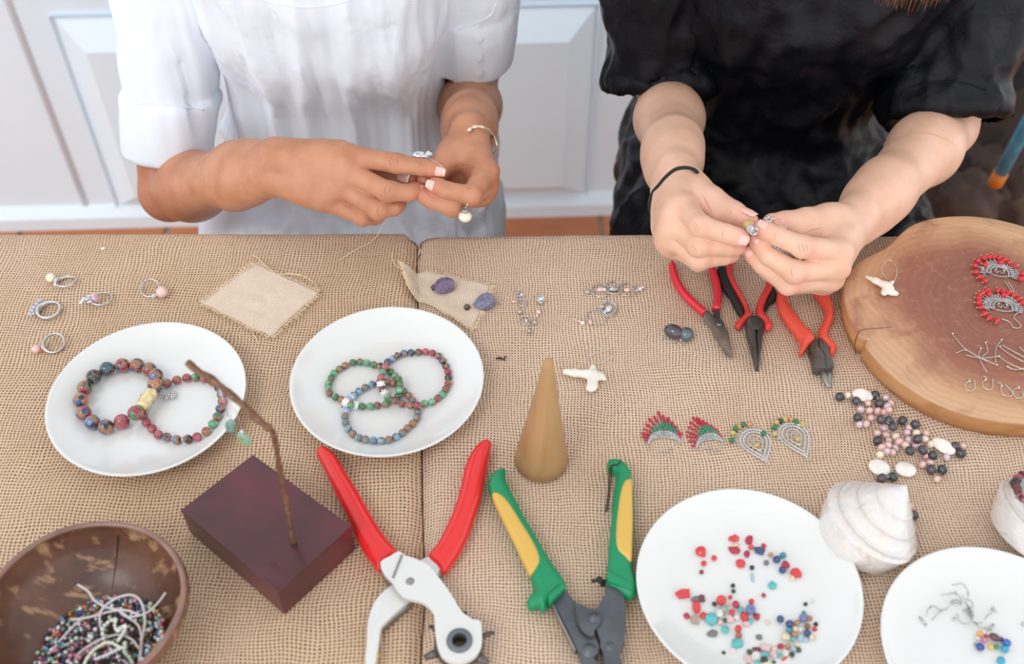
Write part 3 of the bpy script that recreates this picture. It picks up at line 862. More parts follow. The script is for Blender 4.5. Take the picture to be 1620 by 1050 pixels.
# bangle and hair tie
def wrist_loop(name, label, root, A, fr_, w, h, r, tilt, mat, n=6, off=(0,0,0), flat=None, twist=0):
    wr = Vector(A['wrist']); fo = (Vector(A['elbow'])-wr).normalized(); c = wr+fo*fr_+Vector(off)
    sx = Vector((1,0,0)); sx = (sx-fo*sx.dot(fo)).normalized(); sy = fo.cross(sx); ax = (fo+Vector(tilt)).normalized()
    pts = []
    for i in range(64):
        a = 2*math.pi*i/64; q = sx*math.cos(a)*w+sy*math.sin(a)*h
        q -= fo*(q.dot(Vector(tilt)))
        pts.append(c+q)
    mb = MB(); mb.tube(pts, [r*(1+twist*math.sin(i*2*math.pi*5/64)) for i in range(64)], n, closed=True, flat=flat)
    o = mb.build(name, mat, root); o['label'] = label
def band(name, label, root, bvh, front, back, off, r, mat, n=8, k=4, flat=None, tw=0):
    f_ = surf(bvh, front, off); pts = spline(f_+[WD(*b) for b in back], k, True)
    o = MB().tube(pts, [r*(1+tw*math.sin(i*1.3)) for i in range(len(pts))], n, closed=True, flat=flat).build(name, mat, root); o['label'] = label
band('bangle', 'thin pale gold bangle', P1, BV1, [(741,207),(747,202),(756,200),(766,202),(774,207),(779,214)], [(785,226,1.165),(785,240,1.185),(772,244,1.215),(745,232,1.225),(730,216,1.205)], .0022, .0017, simple('pale_gold', srgb(244,232,204), .28, .6), tw=.2)
band('hair_tie', 'black elastic hair tie', P2, BV2, [(1103,272),(1095,267),(1083,265),(1068,268),(1053,280),(1043,292)], [(1033,304,1.075),(1027,320,1.075),(1030,338,1.085),(1040,348,1.10),(1070,345,1.13),(1105,310,1.14),(1110,285,1.12)], .0022, .0017, simple('black_elastic', (.012,.012,.014,1), .7))
def creases(root, bvh, lines, mat, r=.00026):
    q = MB()
    for l in lines:
        p = surf(bvh, spline([(x, y, 0) for x, y in l], 5) and [(v.x, v.y) for v in spline([(x, y, 0) for x, y in l], 5)], -.00003); m = len(p)
        if m > 3: q.tube(p, [r*(.25+math.sin(math.pi*i/(m-1))) for i in range(m)], 5)
    o = q.build('skin_creases', mat, root); o['kind'] = 'stuff'
creases(P1, BV1, [[(620,248),(617,255),(619,263)],[(624,247),(622,255),(624,263)],[(629,248),(628,255),(630,262)],[(665,257),(662,264),(664,271)],[(668,258),(667,265)],[(613,293),(608,300),(611,308)],[(619,295),(615,303)],[(599,326),(596,334),(599,341)],
    [(713,270),(722,261),(736,255)],[(721,264),(732,260),(742,260)],[(746,266),(752,264)],[(738,297),(746,300)],[(690,255),(697,258),(700,264)]], simple('crease_tanned', srgb(168,104,80), .7))
creases(P2, BV2, [[(1112,310),(1119,322),(1129,339)],[(1106,317),(1111,328)],[(1094,352),(1099,360),(1103,368)],[(1098,350),(1103,358),(1107,366)],[(1093,386),(1099,392),(1103,399)],[(1145,363),(1143,370),(1144,378)],[(1158,334),(1153,340)],
    [(1270,371),(1284,364),(1302,360)],[(1288,374),(1304,375),(1319,371)],[(1262,384),(1264,391),(1267,399)],[(1268,383),(1270,391),(1273,399)],[(1275,386),(1278,396)],[(1229,367),(1225,374),(1226,380)],[(1254,424),(1252,431),(1255,438)],[(1440,209),(1470,211),(1500,222),(1512,232)]], simple('crease_fair', srgb(196,132,112), .7))
def seam_line(root, garment_obj, px, mat, r=.0009, off=.0002):
    me = garment_obj.data; b = BVHTree.FromPolygons([v.co[:] for v in me.vertices], [p.vertices[:] for p in me.polygons])
    for l in px:
        p = surf(b, [(v.x, v.y) for v in spline([(x, y, 0) for x, y in l], 5)], off)
        if len(p) > 3: MB().tube(p, r, 6).build('stitched_seam', mat, garment_obj)
seam_line(P1, G1, [[(400,-8),(425,3),(455,9),(490,11),(525,7),(555,-1),(570,-8)],[(203,166),(235,163),(270,166),(324,174)],[(724,46),(755,36),(778,22),(785,6)]], M_WHITE)
seam_line(P2, G2, [[(1425,196),(1428,150),(1460,132),(1520,130),(1560,142)],[(1010,82),(1030,84),(1060,105),(1100,118)]], M_BLACK, .0011)
# ------------------------------------------------------------------ materials of the small things
M_PORC = NT('white_porcelain'); M_PORC.set(Base_Color=srgb(228,230,229), Roughness=.16, Coat_Weight=.5, Coat_Roughness=.05); M_PORC = M_PORC.m
M_SILVER = simple('silver', srgb(214,214,216), .25, 1.0)
M_OLDSILVER = mottled('aged_silver', [srgb(150,150,150), srgb(226,226,226)], 700, .35, .8)
M_WIRE = simple('silver_wire', srgb(226,220,212), .28, .85)
M_GOLD = simple('gold', srgb(226,196,122), .28, 1.0)
def pearl_mat(name, col, col2, rough=.18):
    if name in MATS: return MATS[name]
    t = NT(name); f = t.n('ShaderNodeLayerWeight'); f.inputs[0].default_value = .45
    t.set(Base_Color=t.mix(f.outputs['Facing'], col, col2), Roughness=rough, Coat_Weight=.7, Coat_Roughness=.08)
    MATS[name] = t.m; return t.m
M_PW = pearl_mat('cream_pearl', srgb(246,236,214), srgb(226,206,186))
M_PP = pearl_mat('pink_pearl', srgb(240,208,200), srgb(214,166,160))
M_PD = pearl_mat('grey_green_pearl', srgb(62,70,74), srgb(36,36,42))
M_PD2 = pearl_mat('aubergine_pearl', srgb(84,76,86), srgb(44,46,56))
M_MOP = mottled('mother_of_pearl', [srgb(236,230,218), srgb(248,246,240), srgb(226,220,214)], 60, .22, 0, .05, Coat_Weight=.5)
M_BONE = mottled('white_bone', [srgb(246,242,234), srgb(232,222,208)], 120, .45)
def regalite(name, cols, seed):
    "glossy stone bead with patches of colour"
    t = NT(name); c = t.coord(scale=(1,1,1)); mp = t.n('ShaderNodeMapping'); mp.inputs['Location'].default_value = (seed*.37, seed*.11, seed*.73); t.l(c, mp.inputs[0])
    nv = t.n('ShaderNodeTexNoise'); nv.inputs['Scale'].default_value = 300; t.l(mp.outputs[0], nv.inputs['Vector'])
    ad = t.n('ShaderNodeVectorMath', operation='MULTIPLY_ADD'); t.l(nv.outputs['Color'], ad.inputs[0]); ad.inputs[1].default_value = (.003,)*3; t.l(mp.outputs[0], ad.inputs[2])
    v = t.n('ShaderNodeTexVoronoi'); v.inputs['Scale'].default_value = 205; t.l(ad.outputs[0], v.inputs['Vector'])
    s = t.n('ShaderNodeSeparateColor'); t.l(v.outputs['Color'], s.inputs[0])
    n = len(cols); col = t.ramp(s.outputs[0], [(i/n, x) for i, x in enumerate(cols)], 'CONSTANT')
    e = t.n('ShaderNodeTexVoronoi', feature='DISTANCE_TO_EDGE'); e.inputs['Scale'].default_value = 205; t.l(ad.outputs[0], e.inputs['Vector'])
    col = t.mix(t.ramp(e.outputs['Distance'], [(.0, (1,1,1,1)), (.07, (0,0,0,1))]), col, srgb(140,104,76))
    t.set(Base_Color=col, Roughness=.12, Coat_Weight=.6, Coat_Roughness=.04); return t.m
cB, cR, cG, cO, cN, cT = srgb(44,78,134), srgb(158,52,84), srgb(46,118,82), srgb(158,112,80), srgb(38,50,62), srgb(96,130,146)
RG = {'mix1': regalite('stone_bead_blue_rust', [cO, cB, cN, cO, cR, cO], 1), 'mix2': regalite('stone_bead_red_blue', [cR, cO, cB, cN, cR, cO], 2),
      'mix3': regalite('stone_bead_green_rose', [cG, cR, cO, cN, cG, cO], 3), 'blue': regalite('stone_bead_blue', [cB, srgb(86,140,196), cB, cN, cO], 4),
      'rose': regalite('stone_bead_rose', [cR, srgb(186,92,116), cR, cO, srgb(180,70,90)], 5), 'rust': regalite('stone_bead_rust', [cO, srgb(184,126,92), cN, cO, cB], 6),
      'green': regalite('stone_bead_green', [cG, srgb(96,176,140), cG, srgb(40,120,80), srgb(150,120,90)], 7),
      'mint': regalite('stone_bead_mint', [srgb(118,186,156), srgb(90,166,130), srgb(140,196,170), cO], 8),
      'grey': regalite('stone_bead_grey_blue', [cT, srgb(128,146,150), srgb(120,110,100), cO, srgb(96,130,152)], 9),
      'sky': regalite('stone_bead_sky', [srgb(120,170,200), srgb(140,180,196), cT, cO], 10),
      'teal': regalite('stone_bead_teal', [srgb(40,92,104), cN, srgb(60,110,110), cR, cN], 11)}
def add_parts(root, name, me, places, mats=None, rng=None):
    "copies of one small mesh, each an object of its own under the thing"
    inv = pm(root).inverted()
    for i, p in enumerate(places):
        o = bpy.data.objects.new(name, me[i] if isinstance(me, list) else me); COL.objects.link(o)
        o.parent = root; o.location = inv @ Vector(p)
        if rng: o.rotation_euler = (rng.uniform(0, 6), rng.uniform(0, 6), rng.uniform(0, 6))
BEADM = {}
def bead_mesh(mat, r, nu=18, nv=12, sc=(1,1,1)):
    k = (mat.name, r, sc)
    if k not in BEADM:
        mb = MB(); mb.sphere((0,0,0), r, nu, nv, sc); m = mb.me('bead'); m.materials.append(mat); BEADM[k] = m
    return BEADM[k]
def wire(pts, r=.0004, n=5, **k): return MB().tube(pts, r, n, **k)

# ------------------------------------------------------------------ plates
kf = (.812-.0245)/(.812-.02)
def plate(c0, label):
    P = EYE+(Vector((c0[0], c0[1], TZ+.02))-EYE)*kf; R = .0895
    b = TZ+ch(P.x, P.y)-.0004
    root = thing('plate', label, 'plate', (P.x, P.y, b), group='round white plates')
    hz = TZ+.0245-b
    prof = [(.0001, .0022), (.036, .0022), (.040, .0), (.043, .0), (.045, .0025), (.062, .0065), (R-.003, hz-.0022), (R-.0006, hz-.0012), (R, hz-.0004), (R-.0006, hz+.0002), (R-.0022, hz-.0001)]
    for i in range(9):
        t = 1-i/8; prof.append((.052+(R-.0045-.052)*t, .0052+(hz-.0018-.0052)*t**1.55))
    prof += [(.044, .0048), (.02, .0046), (.0001, .0046)]
    mb = MB(); mb.lathe(prof, 96); o = mb.build('dish', M_PORC, root, world_coords=False)
    ft = MB(); ft.lathe([(.0398,.0004),(.0405,-.0002),(.0425,-.0002),(.0432,.0004)], 64); ft.build('foot_ring', simple('unglazed_porcelain', srgb(222,214,202), .8), root, world_coords=False)
    return Vector((P.x, P.y, b+.0046))
PL1 = plate((-.3346,.6307), 'white plate at the left holding a large-bead and a small-bead bracelet')
PL2 = plate((-.1160,.6510), 'white plate between the burlap squares and red punch pliers, holding three bracelets')
PL3 = plate((.1895,.4383), 'white plate in front of the green crimper, scattered with loose coral beads')
PL4 = plate((.3744,.3819), 'white plate at the lower right corner holding tangled wires and few beads')
def plate_pt(px, py, P, r):
    "centre of a ball of radius r lying on a plate"
    h = P.z-TZ
    for _ in range(4):
        q = W(px, py, h+r); d = math.hypot(q.x-P.x, q.y-P.y)
        h = P.z-TZ+(max(0, d-.050)/.035)**1.55*.0135
    return W(px, py, h+r)
placed = []
def stack_pt(px, py, P, r, others):
    q = plate_pt(px, py, P, r)
    for _ in range(3):
        for o, ro in others:
            d = math.hypot(q.x-o.x, q.y-o.y); s = (r+ro)*.97
            if d < s:
                z = o.z+math.sqrt(s*s-d*d)
                if z > q.z+.0002: q = W(px, py, z-TZ)
    return q
rb = random.Random(77)
def bracelet(label, P, pts, r, kinds, extra=None, group=None, others=()):
    w = [stack_pt(x, y, P, r, others) for x, y, k in pts]
    c = sum(w, Vector())/len(w)
    root = thing('bead_bracelet', label, 'bracelet', (c.x, c.y, P.z), group=group)
    W_ = [(p, k[2]) for p, k in zip(w, pts)]
    for p, k in W_:
        if k in RG: add_parts(root, 'bead', bead_mesh(RG[k], r), [p], rng=rb)
    cord = MB(); cord.tube(spline(w, 3, True), .0005, 5, closed=True); cord.build('elastic_cord', simple('clear_cord', srgb(230,228,226), .3), root)
    for i, (p, k) in enumerate(W_):
        nx = (w[(i+1) % len(w)]-w[i-1]).normalized()
        if k == 'silver' or k == 'flower':
            mb = MB(); M = Matrix.Translation(p) @ nx.to_track_quat('Z', 'Y').to_matrix().to_4x4()
            q = MB(); q.lathe([(.0006,-r*.75),(r*.6,-r*.7),(r*.95,-r*.4),(r*1.0,0),(r*.95,r*.4),(r*.6,r*.7),(.0006,r*.75)], 14)
            for a in range(8):
                for z in (-.4, .4): q.sphere((r*1.0*math.cos(a*.785+z), r*1.0*math.sin(a*.785+z), z*r), r*.22, 6, 4)
            q.xf(M); q.build('spacer_bead', simple('pave_silver', srgb(244,242,240), .3, .15) if k == 'silver' else mottled('blue_flower_enamel', [srgb(240,244,248), srgb(80,150,210)], 500, .2), root)
        if k == 'gold':
            M = Matrix.Translation(p) @ nx.to_track_quat('Z', 'Y').to_matrix().to_4x4(); q = MB(); n = 26; v = []
            def wob(w_, z, rr): return .0009*math.sin(3*w_+z*700)+.0005*math.sin(5*w_-z*1100)
            q.lathe([(.001,-.0108),(.0040,-.0106),(.0056,-.0088),(.0060,-.006),(.0055,-.003),(.0062,0),(.0056,.003),(.0061,.006),(.0054,.0088),(.0040,.0104),(.001,.0108)], n, wob=wob)
            q.xf(M); o = q.build('gold_bead', simple('pale_carved_gold', srgb(232,214,164), .3, .35, Coat_Weight=.4), root); o['label'] = 'carved pale gold tube bead'
    return w, root
def zc(l, ox, oy, s): return [(ox+x/s, oy+y/s)+tuple(k) for x, y, *k in l]
b1 = zc([(375,235,'teal'),(262,300,'teal'),(185,395,'mix3'),(150,500,'rust'),(175,610,'mix2'),(250,690,'blue'),(365,730,'rust'),(500,685,'rose'),(618,612,'mix3'),
         (715,490,'gold'),(785,375,'rust'),(790,290,'blue'),(735,240,'mix2'),(632,205,'mix1'),(505,205,'mix2')], 100, 540, 5.4)
b2 = zc([(888,355,'mix2'),(970,328,'mix2'),(1055,310,'rose'),(1130,305,'green'),(1205,318,'rose'),(1275,345,'rose'),(1328,395,'rust'),(1350,455,'grey'),(1358,512,'rose'),(1340,573,'blue'),(1318,640,'mix3'),
         (1278,705,'mint'),(1222,768,'mix1'),(1143,815,'rose'),(1065,835,'mix2'),(970,840,'blue'),(885,818,'blue'),(812,795,'rose'),(760,745,'rose'),(712,695,'rose'),(685,640,'mix3'),(668,585,'mix3'),(690,520,'green'),(735,455,'rose'),(800,400,'mix1')], 100, 540, 5.4)
w2, br2 = bracelet('bracelet of small rose stone beads with a silver charm on the left plate', PL1, b2, .0043, None, group='stone bead bracelets')
w1, br1 = bracelet('bracelet of large mottled stone beads with one gold bead on the left plate', PL1, b1, .0071, None, group='stone bead bracelets', others=[(p, .0043) for p in w2])
mb = MB(); q0 = w2[-2]
cpts = [plate_pt(100+x/5.4, 540+y/5.4, PL1, .002)+Vector((0,0,.0012)) for x, y in ((815,435),(835,455),(860,470),(885,485),(905,465),(930,480),(955,465),(940,445))]
mb.tube(spline(cpts, 3), .0006, 5)
for i, p in enumerate(cpts[1:]): mb.sphere(p, .0019 if i > 1 else .0012, 8, 6, (1,.7,1), Euler((i,i*.7,0)))
for i, p in enumerate(cpts[3:]): mb.tube([p+Vector((math.cos(a)*.0026, math.sin(a)*.0026, .001)) for a in [k*.7854 for k in range(8)]], .0004, 4, closed=True)
o = mb.build('charm', M_SILVER, br2); o['label'] = 'small silver openwork charm'
gr = 'green mint green rust green mint mix3 green mint'.split()
g_ = [(340,195),(405,188),(468,197),(533,215),(595,228),(645,250),(690,282),(730,318),(763,352),(775,397),(768,447),(757,503),(705,545),(640,577),(565,590),(500,598),(425,598),(365,588,'silver'),(320,580),(275,562,'silver'),(235,535),(178,512),(125,477),(112,430),(118,385),(138,340),(165,292),(215,255),(270,222)]
g_ = [(x, y, (k[0] if k else ['green','green','mint','green','rust','green','mix3','mint'][i % 8])) for i, (x, y, *k) in enumerate(g_)]
p_ = [(660,190,'blue'),(705,160,'sky'),(752,132,'rust'),(812,110,'blue'),(875,103,'blue'),(945,98,'mix3'),(1010,95,'rose'),(1075,108,'rose'),(1130,135,'mix3'),(1168,180,'blue'),(1198,230,'blue'),(1217,282,'rose'),(1220,335,'mix2'),(1218,388,'mix1'),(1195,440,'mix3'),(1162,488,'mint'),(1120,524,'mix1'),(1070,558,'mint'),(1000,573,'mint'),(935,587,'rose'),(868,592,'mix1'),(795,576,'mix1'),(728,552,'mix3'),(665,522,'green'),(635,480,'silver'),(612,445,'mix3'),(598,390,'silver'),(598,335,'rose'),(615,285,'mint'),(638,235,'rose')]
y_ = [(325,520,'flower'),(345,498,'sky'),(395,458,'sky'),(452,425,'grey'),(515,397,'sky'),(582,380,'grey'),(655,373,'grey'),(712,388,'mix1'),(765,420,'grey'),(812,460,'grey'),(856,500,'grey'),(892,545,'grey'),(925,597,'grey'),(940,650,'grey'),(930,705,'grey'),(892,757,'rust'),(843,800,'grey'),(795,842,'grey'),(735,880,'sky'),(670,905,'grey'),(600,915,'sky'),(530,913,'sky'),(455,902,'grey'),(395,885,'sky'),(340,850,'grey'),(300,805,'sky'),(275,748,'grey'),(267,692,'grey'),(268,640,'flower'),(265,598,'grey')]
wy, _ = bracelet('grey-blue stone bead bracelet, lowest of the three on the middle plate', PL2, zc(y_, 500, 540, 5.833), .0036, None, group='stone bead bracelets')
wg, _ = bracelet('green stone bead bracelet, left of the three on the middle plate', PL2, zc(g_, 500, 540, 5.833), .0036, None, group='stone bead bracelets', others=[(p, .0036) for p in wy])
wp, _ = bracelet('rose and blue stone bead bracelet, right of the three on the middle plate', PL2, zc(p_, 500, 540, 5.833), .0036, None, group='stone bead bracelets', others=[(p, .0036) for p in wy+wg])

# ------------------------------------------------------------------ rings on the burlap
def finger_ring(label, cpx, rad, head_px, tilt, band, head, th=(1,1)):
    c = T(cpx[0], cpx[1], .0035); hp = T(head_px[0], head_px[1], .004); d = (hp-c); d.z = 0; ang = math.atan2(d.y, d.x); dl = d.length
    root = thing('finger_ring', label, 'ring', (c.x, c.y, TZ+ch(c.x, c.y)), group='silver rings laid out on the burlap')
    M = Matrix.Translation(c+Vector((0,0,.001))) @ Matrix.Rotation(ang, 4, 'Z') @ Matrix.Rotation(tilt[0], 4, 'X') @ Matrix.Rotation(tilt[1], 4, 'Y')
    n = 48; pts = [Vector((rad*math.cos(2*math.pi*i/n), rad*math.sin(2*math.pi*i/n), 0)) for i in range(n)]
    v = []; f = []; m = 8
    for i in range(n):
        a = 2*math.pi*i/n; k = band*(1+.75*max(0, math.cos(a))**3); h = k*1.25
        for j in range(m):
            b = 2*math.pi*j/m; rr = rad+k*.62*math.copysign(abs(math.cos(b))**.6, math.cos(b)); v.append(M @ Vector((rr*math.cos(a), rr*math.sin(a), h*math.copysign(abs(math.sin(b))**.6, math.sin(b)))))
    for i in range(n):
        for j in range(m): f.append((i*m+j, ((i+1) % n)*m+j, ((i+1) % n)*m+(j+1) % m, i*m+(j+1) % m))
    MB().add(v, f).build('band', M_SILVER, root)
    head(root, M, rad, dl)
    return root
def gem(mb, p, r, rot=None, mi=0):
    "small faceted brilliant"
    q = MB(); q.lathe([(.0001,.45*r),(.6*r,.45*r),(r,.1*r),(.5*r,-.5*r),(.0001,-.8*r)], 8); q.sm = [False]*len(q.sm)
    M = Matrix.Translation(p) @ ((rot or Matrix.Identity(3)).to_4x4()); q.xf(M); mb.add(q.v, q.f, False, mi)
M_CRYS = simple('clear_crystal', srgb(226,232,240), .06, .25, Coat_Weight=1.0)
M_PINKG = simple('pale_pink_crystal', srgb(226,190,206), .08, .1, Coat_Weight=1.0)
M_LILAC = simple('lilac_crystal', srgb(196,196,222), .08, .2, Coat_Weight=1.0)
M_REDG = simple('rose_red_crystal', srgb(206,72,84), .1, 0, Coat_Weight=1.0)
def head_pearl(mat, r, gems=M_CRYS, ngem=7, side=1):
    def fn(root, M, rad, dl):
        c = M @ Vector((dl, 0, 0)); MB().sphere((0,0,0), r, 24, 16, (1,1,.95)).xf(Matrix.Translation(Vector((c.x, c.y, max(c.z, TZ+ch(c.x,c.y)+r))))).build('pearl', mat, root)
        cup = MB(); cup.lathe([(.0004,-.001),(r*.55,-.0006),(r*.72,r*.25),(r*.66,r*.3),(r*.45,0)], 16)
        R = M @ Matrix.Translation((rad+.0006, 0, 0)) @ Matrix.Rotation(math.pi/2, 4, 'Y'); cup.xf(R); cup.build('pearl_cup', M_SILVER, root)
        g = MB()
        for i in range(ngem):
            for s in (-1, 1):
                a = s*(.32+.13*i); gem(g, M @ Vector(((rad+.0013)*math.cos(a), (rad+.0013)*math.sin(a), .0006)), .0011)
        g.build('small_gems', gems, root)
    return fn
def head_row(root, M, rad, dl):
    g = MB(); g2 = MB()
    for i in range(5):
        y = (i-2)*.0047; p = M @ Vector((rad+.0052-.0006*abs(i-2), y, .001)); 
        gem(g, p, .0024, Matrix.Rotation(.5, 3, 'Y')); g2.tube([M @ Vector((rad+.001, y*.8, -.0005)), p-Vector((0,0,.001))], .0008, 5)
        for s in (-1, 1): gem(g, M @ Vector((rad+.0028, y+s*.0018, .0022*s+.001)), .0012)
    g.build('gem', M_LILAC, root); g2.tube([M @ Vector((rad+.0022, y*.0047, 0)) for y in (-2, -1, 0, 1, 2)], .0010, 6); g2.build('setting', M_SILVER, root)
def head_pink(root, M, rad, dl):
    g = MB(); p = M @ Vector((rad-.0045, .0005, .0035)); gem(g, p, .0052, Matrix.Rotation(1.1, 3, 'Y')); g.build('pink_stone', M_PINKG, root)
    g2 = MB()
    for i in range(9): a = -1.0+i*.25; gem(g2, M @ Vector(((rad+.0018+.0014*(i % 2))*math.cos(a*.6), (rad+.0018)*math.sin(a*.6), .001+.0012*(i % 3))), .0015)
    for i in range(4): gem(g2, M @ Vector((rad+.0062+.001*i, (i-1.5)*.0022, .001)), .0019)
    g2.build('small_gems', M_CRYS, root)
    s = MB(); s.tube([M @ Vector((rad, -.004, 0)), M @ Vector((rad+.004, 0, .0005)), M @ Vector((rad+.008, .002, .0005))], .0009, 6); s.build('setting', M_OLDSILVER, root)
finger_ring('silver ring with a cream pearl, topmost at the left', (105,447), .0098, (81,440), (.25,.1), .0011, head_pearl(M_PW, .0050))
finger_ring('heavy silver ring with a row of lilac stones, lying flat at the far left', (78,492), .0108, (52,487), (0,.0), .0019, head_row)
finger_ring('silver ring with a pink crystal and pave side, below the square gap left of the plate', (161,474), .0103, (128,480), (.15,-.1), .0010, head_pink).__setitem__('label', 'silver ring with a large pink crystal set inside a twisted crystal head')
finger_ring('silver ring with a large rose pearl, nearest to the burlap square', (238,457), .0092, (256,466), (.35,.25), .0011, head_pearl(M_PP, .0062, ngem=4))
finger_ring('silver ring with small pink pearl and red gems, just above the left plate', (86,544), .0100, (57,553), (-.3,.1), .0015, head_pearl(pearl_mat('blush_pearl', srgb(238,200,196), srgb(220,160,156)), .0043, M_REDG, 3))

# ------------------------------------------------------------------ small burlap squares
M_BUR3 = burlap('burlap_pale', srgb(252,234,216), srgb(246,224,204), srgb(224,196,172), .0019, .5)
M_THREAD = mottled('jute_thread', [srgb(234,208,172), srgb(246,230,202)], 300, .9)
def patch(label, corners, hfun, n=26, seed=0, mat=None):
    cs = [T(x, y, .0016) for x, y in corners]; c = sum(cs, Vector())/4
    root = thing('burlap_square', label, 'fabric square', (c.x, c.y, TZ+ch(c.x, c.y)))
    v = []; uv = []; f = []; rg = random.Random(seed)
    def P(a, b):
        p = cs[0].lerp(cs[1], a).lerp(cs[3].lerp(cs[2], a), b)
        e = .0016*mnoise.noise(Vector((a*4, b*4, seed)))
        n_ = Vector((mnoise.noise(Vector((a*5, b*5, seed+3))), mnoise.noise(Vector((a*5, b*5, seed+9))), 0))*.0022
        return Vector((p.x, p.y, TZ+ch(p.x, p.y)+.0016+abs(e)+hfun(a, b)))+n_
    for j in range(n+1):
        for i in range(n+1): v.append(P(i/n, j/n)); uv.append((i/n*.07+seed*.01, j/n*.07))
    for j in range(n):
        for i in range(n): a = j*(n+1)+i; f.append((a, a+1, a+n+2, a+n+1))
    me = mesh('weave', v, f); ul = me.uv_layers.new(name='UVMap'); li = np.zeros(len(me.loops), np.int32); me.loops.foreach_get('vertex_index', li)
    ul.data.foreach_set('uv', np.array(uv, np.float32)[li].ravel())
    bm = bmesh.new(); bm.from_mesh(me); bmesh.ops.solidify(bm, geom=bm.faces[:], thickness=.0009); bm.to_mesh(me); bm.free()
    link('weave', me, mat or M_BUR3, root)
    fr = MB(); m = 46
    for side in range(4):
        for i in range(m):
            t = (i+.5+rg.uniform(-.3, .3))/m
            a, b = [(t, 0), (1, t), (t, 1), (0, t)][side]; o = [(0,-1), (1,0), (0,1), (-1,0)][side]
            L = rg.uniform(.045, .085); p0 = P(a-o[0]*.02, b-o[1]*.02); p2 = P(a+o[0]*L+rg.uniform(-.012,.012), b+o[1]*L+rg.uniform(-.012,.012)); p1 = (p0+p2)/2+Vector((0,0,rg.uniform(0,.0008)))
            fr.tube([p0, p1, p2], [.00042, .0004, .0002], 4, caps=False)
    for k in range(3):
        t = (.985, .955, 1.02)[k]
        fr.tube([P(i/20, t+rg.uniform(-.004,.004)) for i in range(21)], .00045, 4); fr.tube([P(t, i/20) for i in range(21)], .00045, 4); fr.tube([P(1-t, i/20) for i in range(21)], .00045, 4); fr.tube([P(i/20, 1-t) for i in range(21)], .00045, 4)
    o = fr.build('fringe', M_THREAD, root); o['kind'] = 'stuff'
    return root
patch('empty pale burlap square with frayed edges, above and between the two left plates', [(405,418), (505,464), (428,534), (320,481)], lambda a, b: .0008, seed=1)
patch('small frayed burlap piece under the two amethyst earrings', [(638,424), (776,452), (748,521), (652,470)], lambda a, b: .007*max(0, 1-a*2.6)**1.6+.0006, seed=2)
def thread(label, px, r=.0005, h=.0012):
    pts = [T(x, y, h+(z[0] if z else 0)) for x, y, *z in px]; o = MB().tube(spline(pts, 6), r, 5).build('jute_thread', M_THREAD); tag(o, label, 'thread', 'loose jute threads'); return o
thread('curled loose jute thread at the upper tip of the empty burlap square', [(400,404),(408,408,.001),(418,418,.003),(430,428,.003),(440,436,.002),(455,444,.002)])
thread('loose jute thread lying over the right edge of the empty burlap square', [(438,434,.003),(460,433,.004),(478,436,.003),(490,442,.001),(502,452)])
thread('short loose jute thread below the lower corner of the empty burlap square', [(398,525),(404,533,.001),(410,545)])
thread('long loose jute thread at the far table edge below the white tunic', [(536,413),(548,404,.001),(568,392,.001),(585,384,.001),(597,372,.0015),(605,358,.012)])
thread('loose jute thread sticking up at the curled corner of the amethyst burlap piece', [(621,398,.001),(621,410,.003),(628,421,.006),(638,426,.012)])

# ------------------------------------------------------------------ amethyst earrings
def rock(px, py, r, sc, seed, mat, root, h=0):
    bm = bmesh.new(); bmesh.ops.create_icosphere(bm, subdivisions=4, radius=1)
    rg = random.Random(seed); pl = [(Vector((rg.gauss(0,1), rg.gauss(0,1), rg.gauss(0,1))).normalized(), rg.uniform(.62,.9)) for _ in range(16)]
    for v in bm.verts:
        n = v.co.normalized(); d = 1.0
        for q, k in pl:
            c = n.dot(q)
            if c > .01: d = min(d, k/c)
        d += .06*mnoise.noise(n*3+Vector((seed,0,0)))+.03*mnoise.noise(n*9); v.co = Vector((n.x*d*sc[0], n.y*d*sc[1], n.z*d*sc[2]))*r
    me = bpy.data.meshes.new('stone'); bm.to_mesh(me); bm.free()
    zmin = min(v.co.z for v in me.vertices); p = T(px, py, h-zmin*.8); me.transform(Matrix.Translation(p+Vector((0,0,-zmin*.15)))); smooth_edges(me, 22)
    return link('stone', me, mat, root)
M_AM1 = mottled('amethyst', [srgb(86,70,100), srgb(126,108,140), srgb(78,72,98)], 130, .35, 0, .5, dist=.002, Coat_Weight=.3)
M_AM2 = mottled('blue_amethyst', [srgb(100,100,130), srgb(140,140,164), srgb(92,86,116)], 150, .45, 0, .6, dist=.002)
for (px, py, bx, by, m, sd, sc, lab) in ((703,453,687,455,M_AM1,4,(1,.95,.6),'rough violet amethyst earring, the left and upper of the pair'), (768,477,739,486,M_AM2,9,(1.08,.9,.55),'rough blue-violet amethyst earring, the right and lower of the pair')):
    c = T(px, py, .003); root = thing('amethyst_earring', lab, 'earring', (c.x, c.y, TZ+ch(c.x,c.y)+.002), group='pair of amethyst earrings')
    rock(px, py, .0118, sc, sd, m, root, .002)
    b = T(bx, by, .0052); q = MB(); q.sphere(b, .0030, 10, 8)
    for i in range(14): a = i*2.4; z = 1-2*(i+.5)/14; s = math.sqrt(1-z*z); q.sphere(b+Vector((s*math.cos(a), s*math.sin(a), z))*.0031, .0009, 6, 4)
    q.build('ornate_bead', mottled('blackened_silver', [srgb(40,38,36), srgb(150,144,132)], 900, .35, .8), root)
    pts = [b+Vector((0,0,.001)), b.lerp(T(px, py, .006), .4)+Vector((0,.002,.002)), T(px, py, .0085)]
    wire(spline(pts, 5), .0004).build('wire', M_WIRE, root)

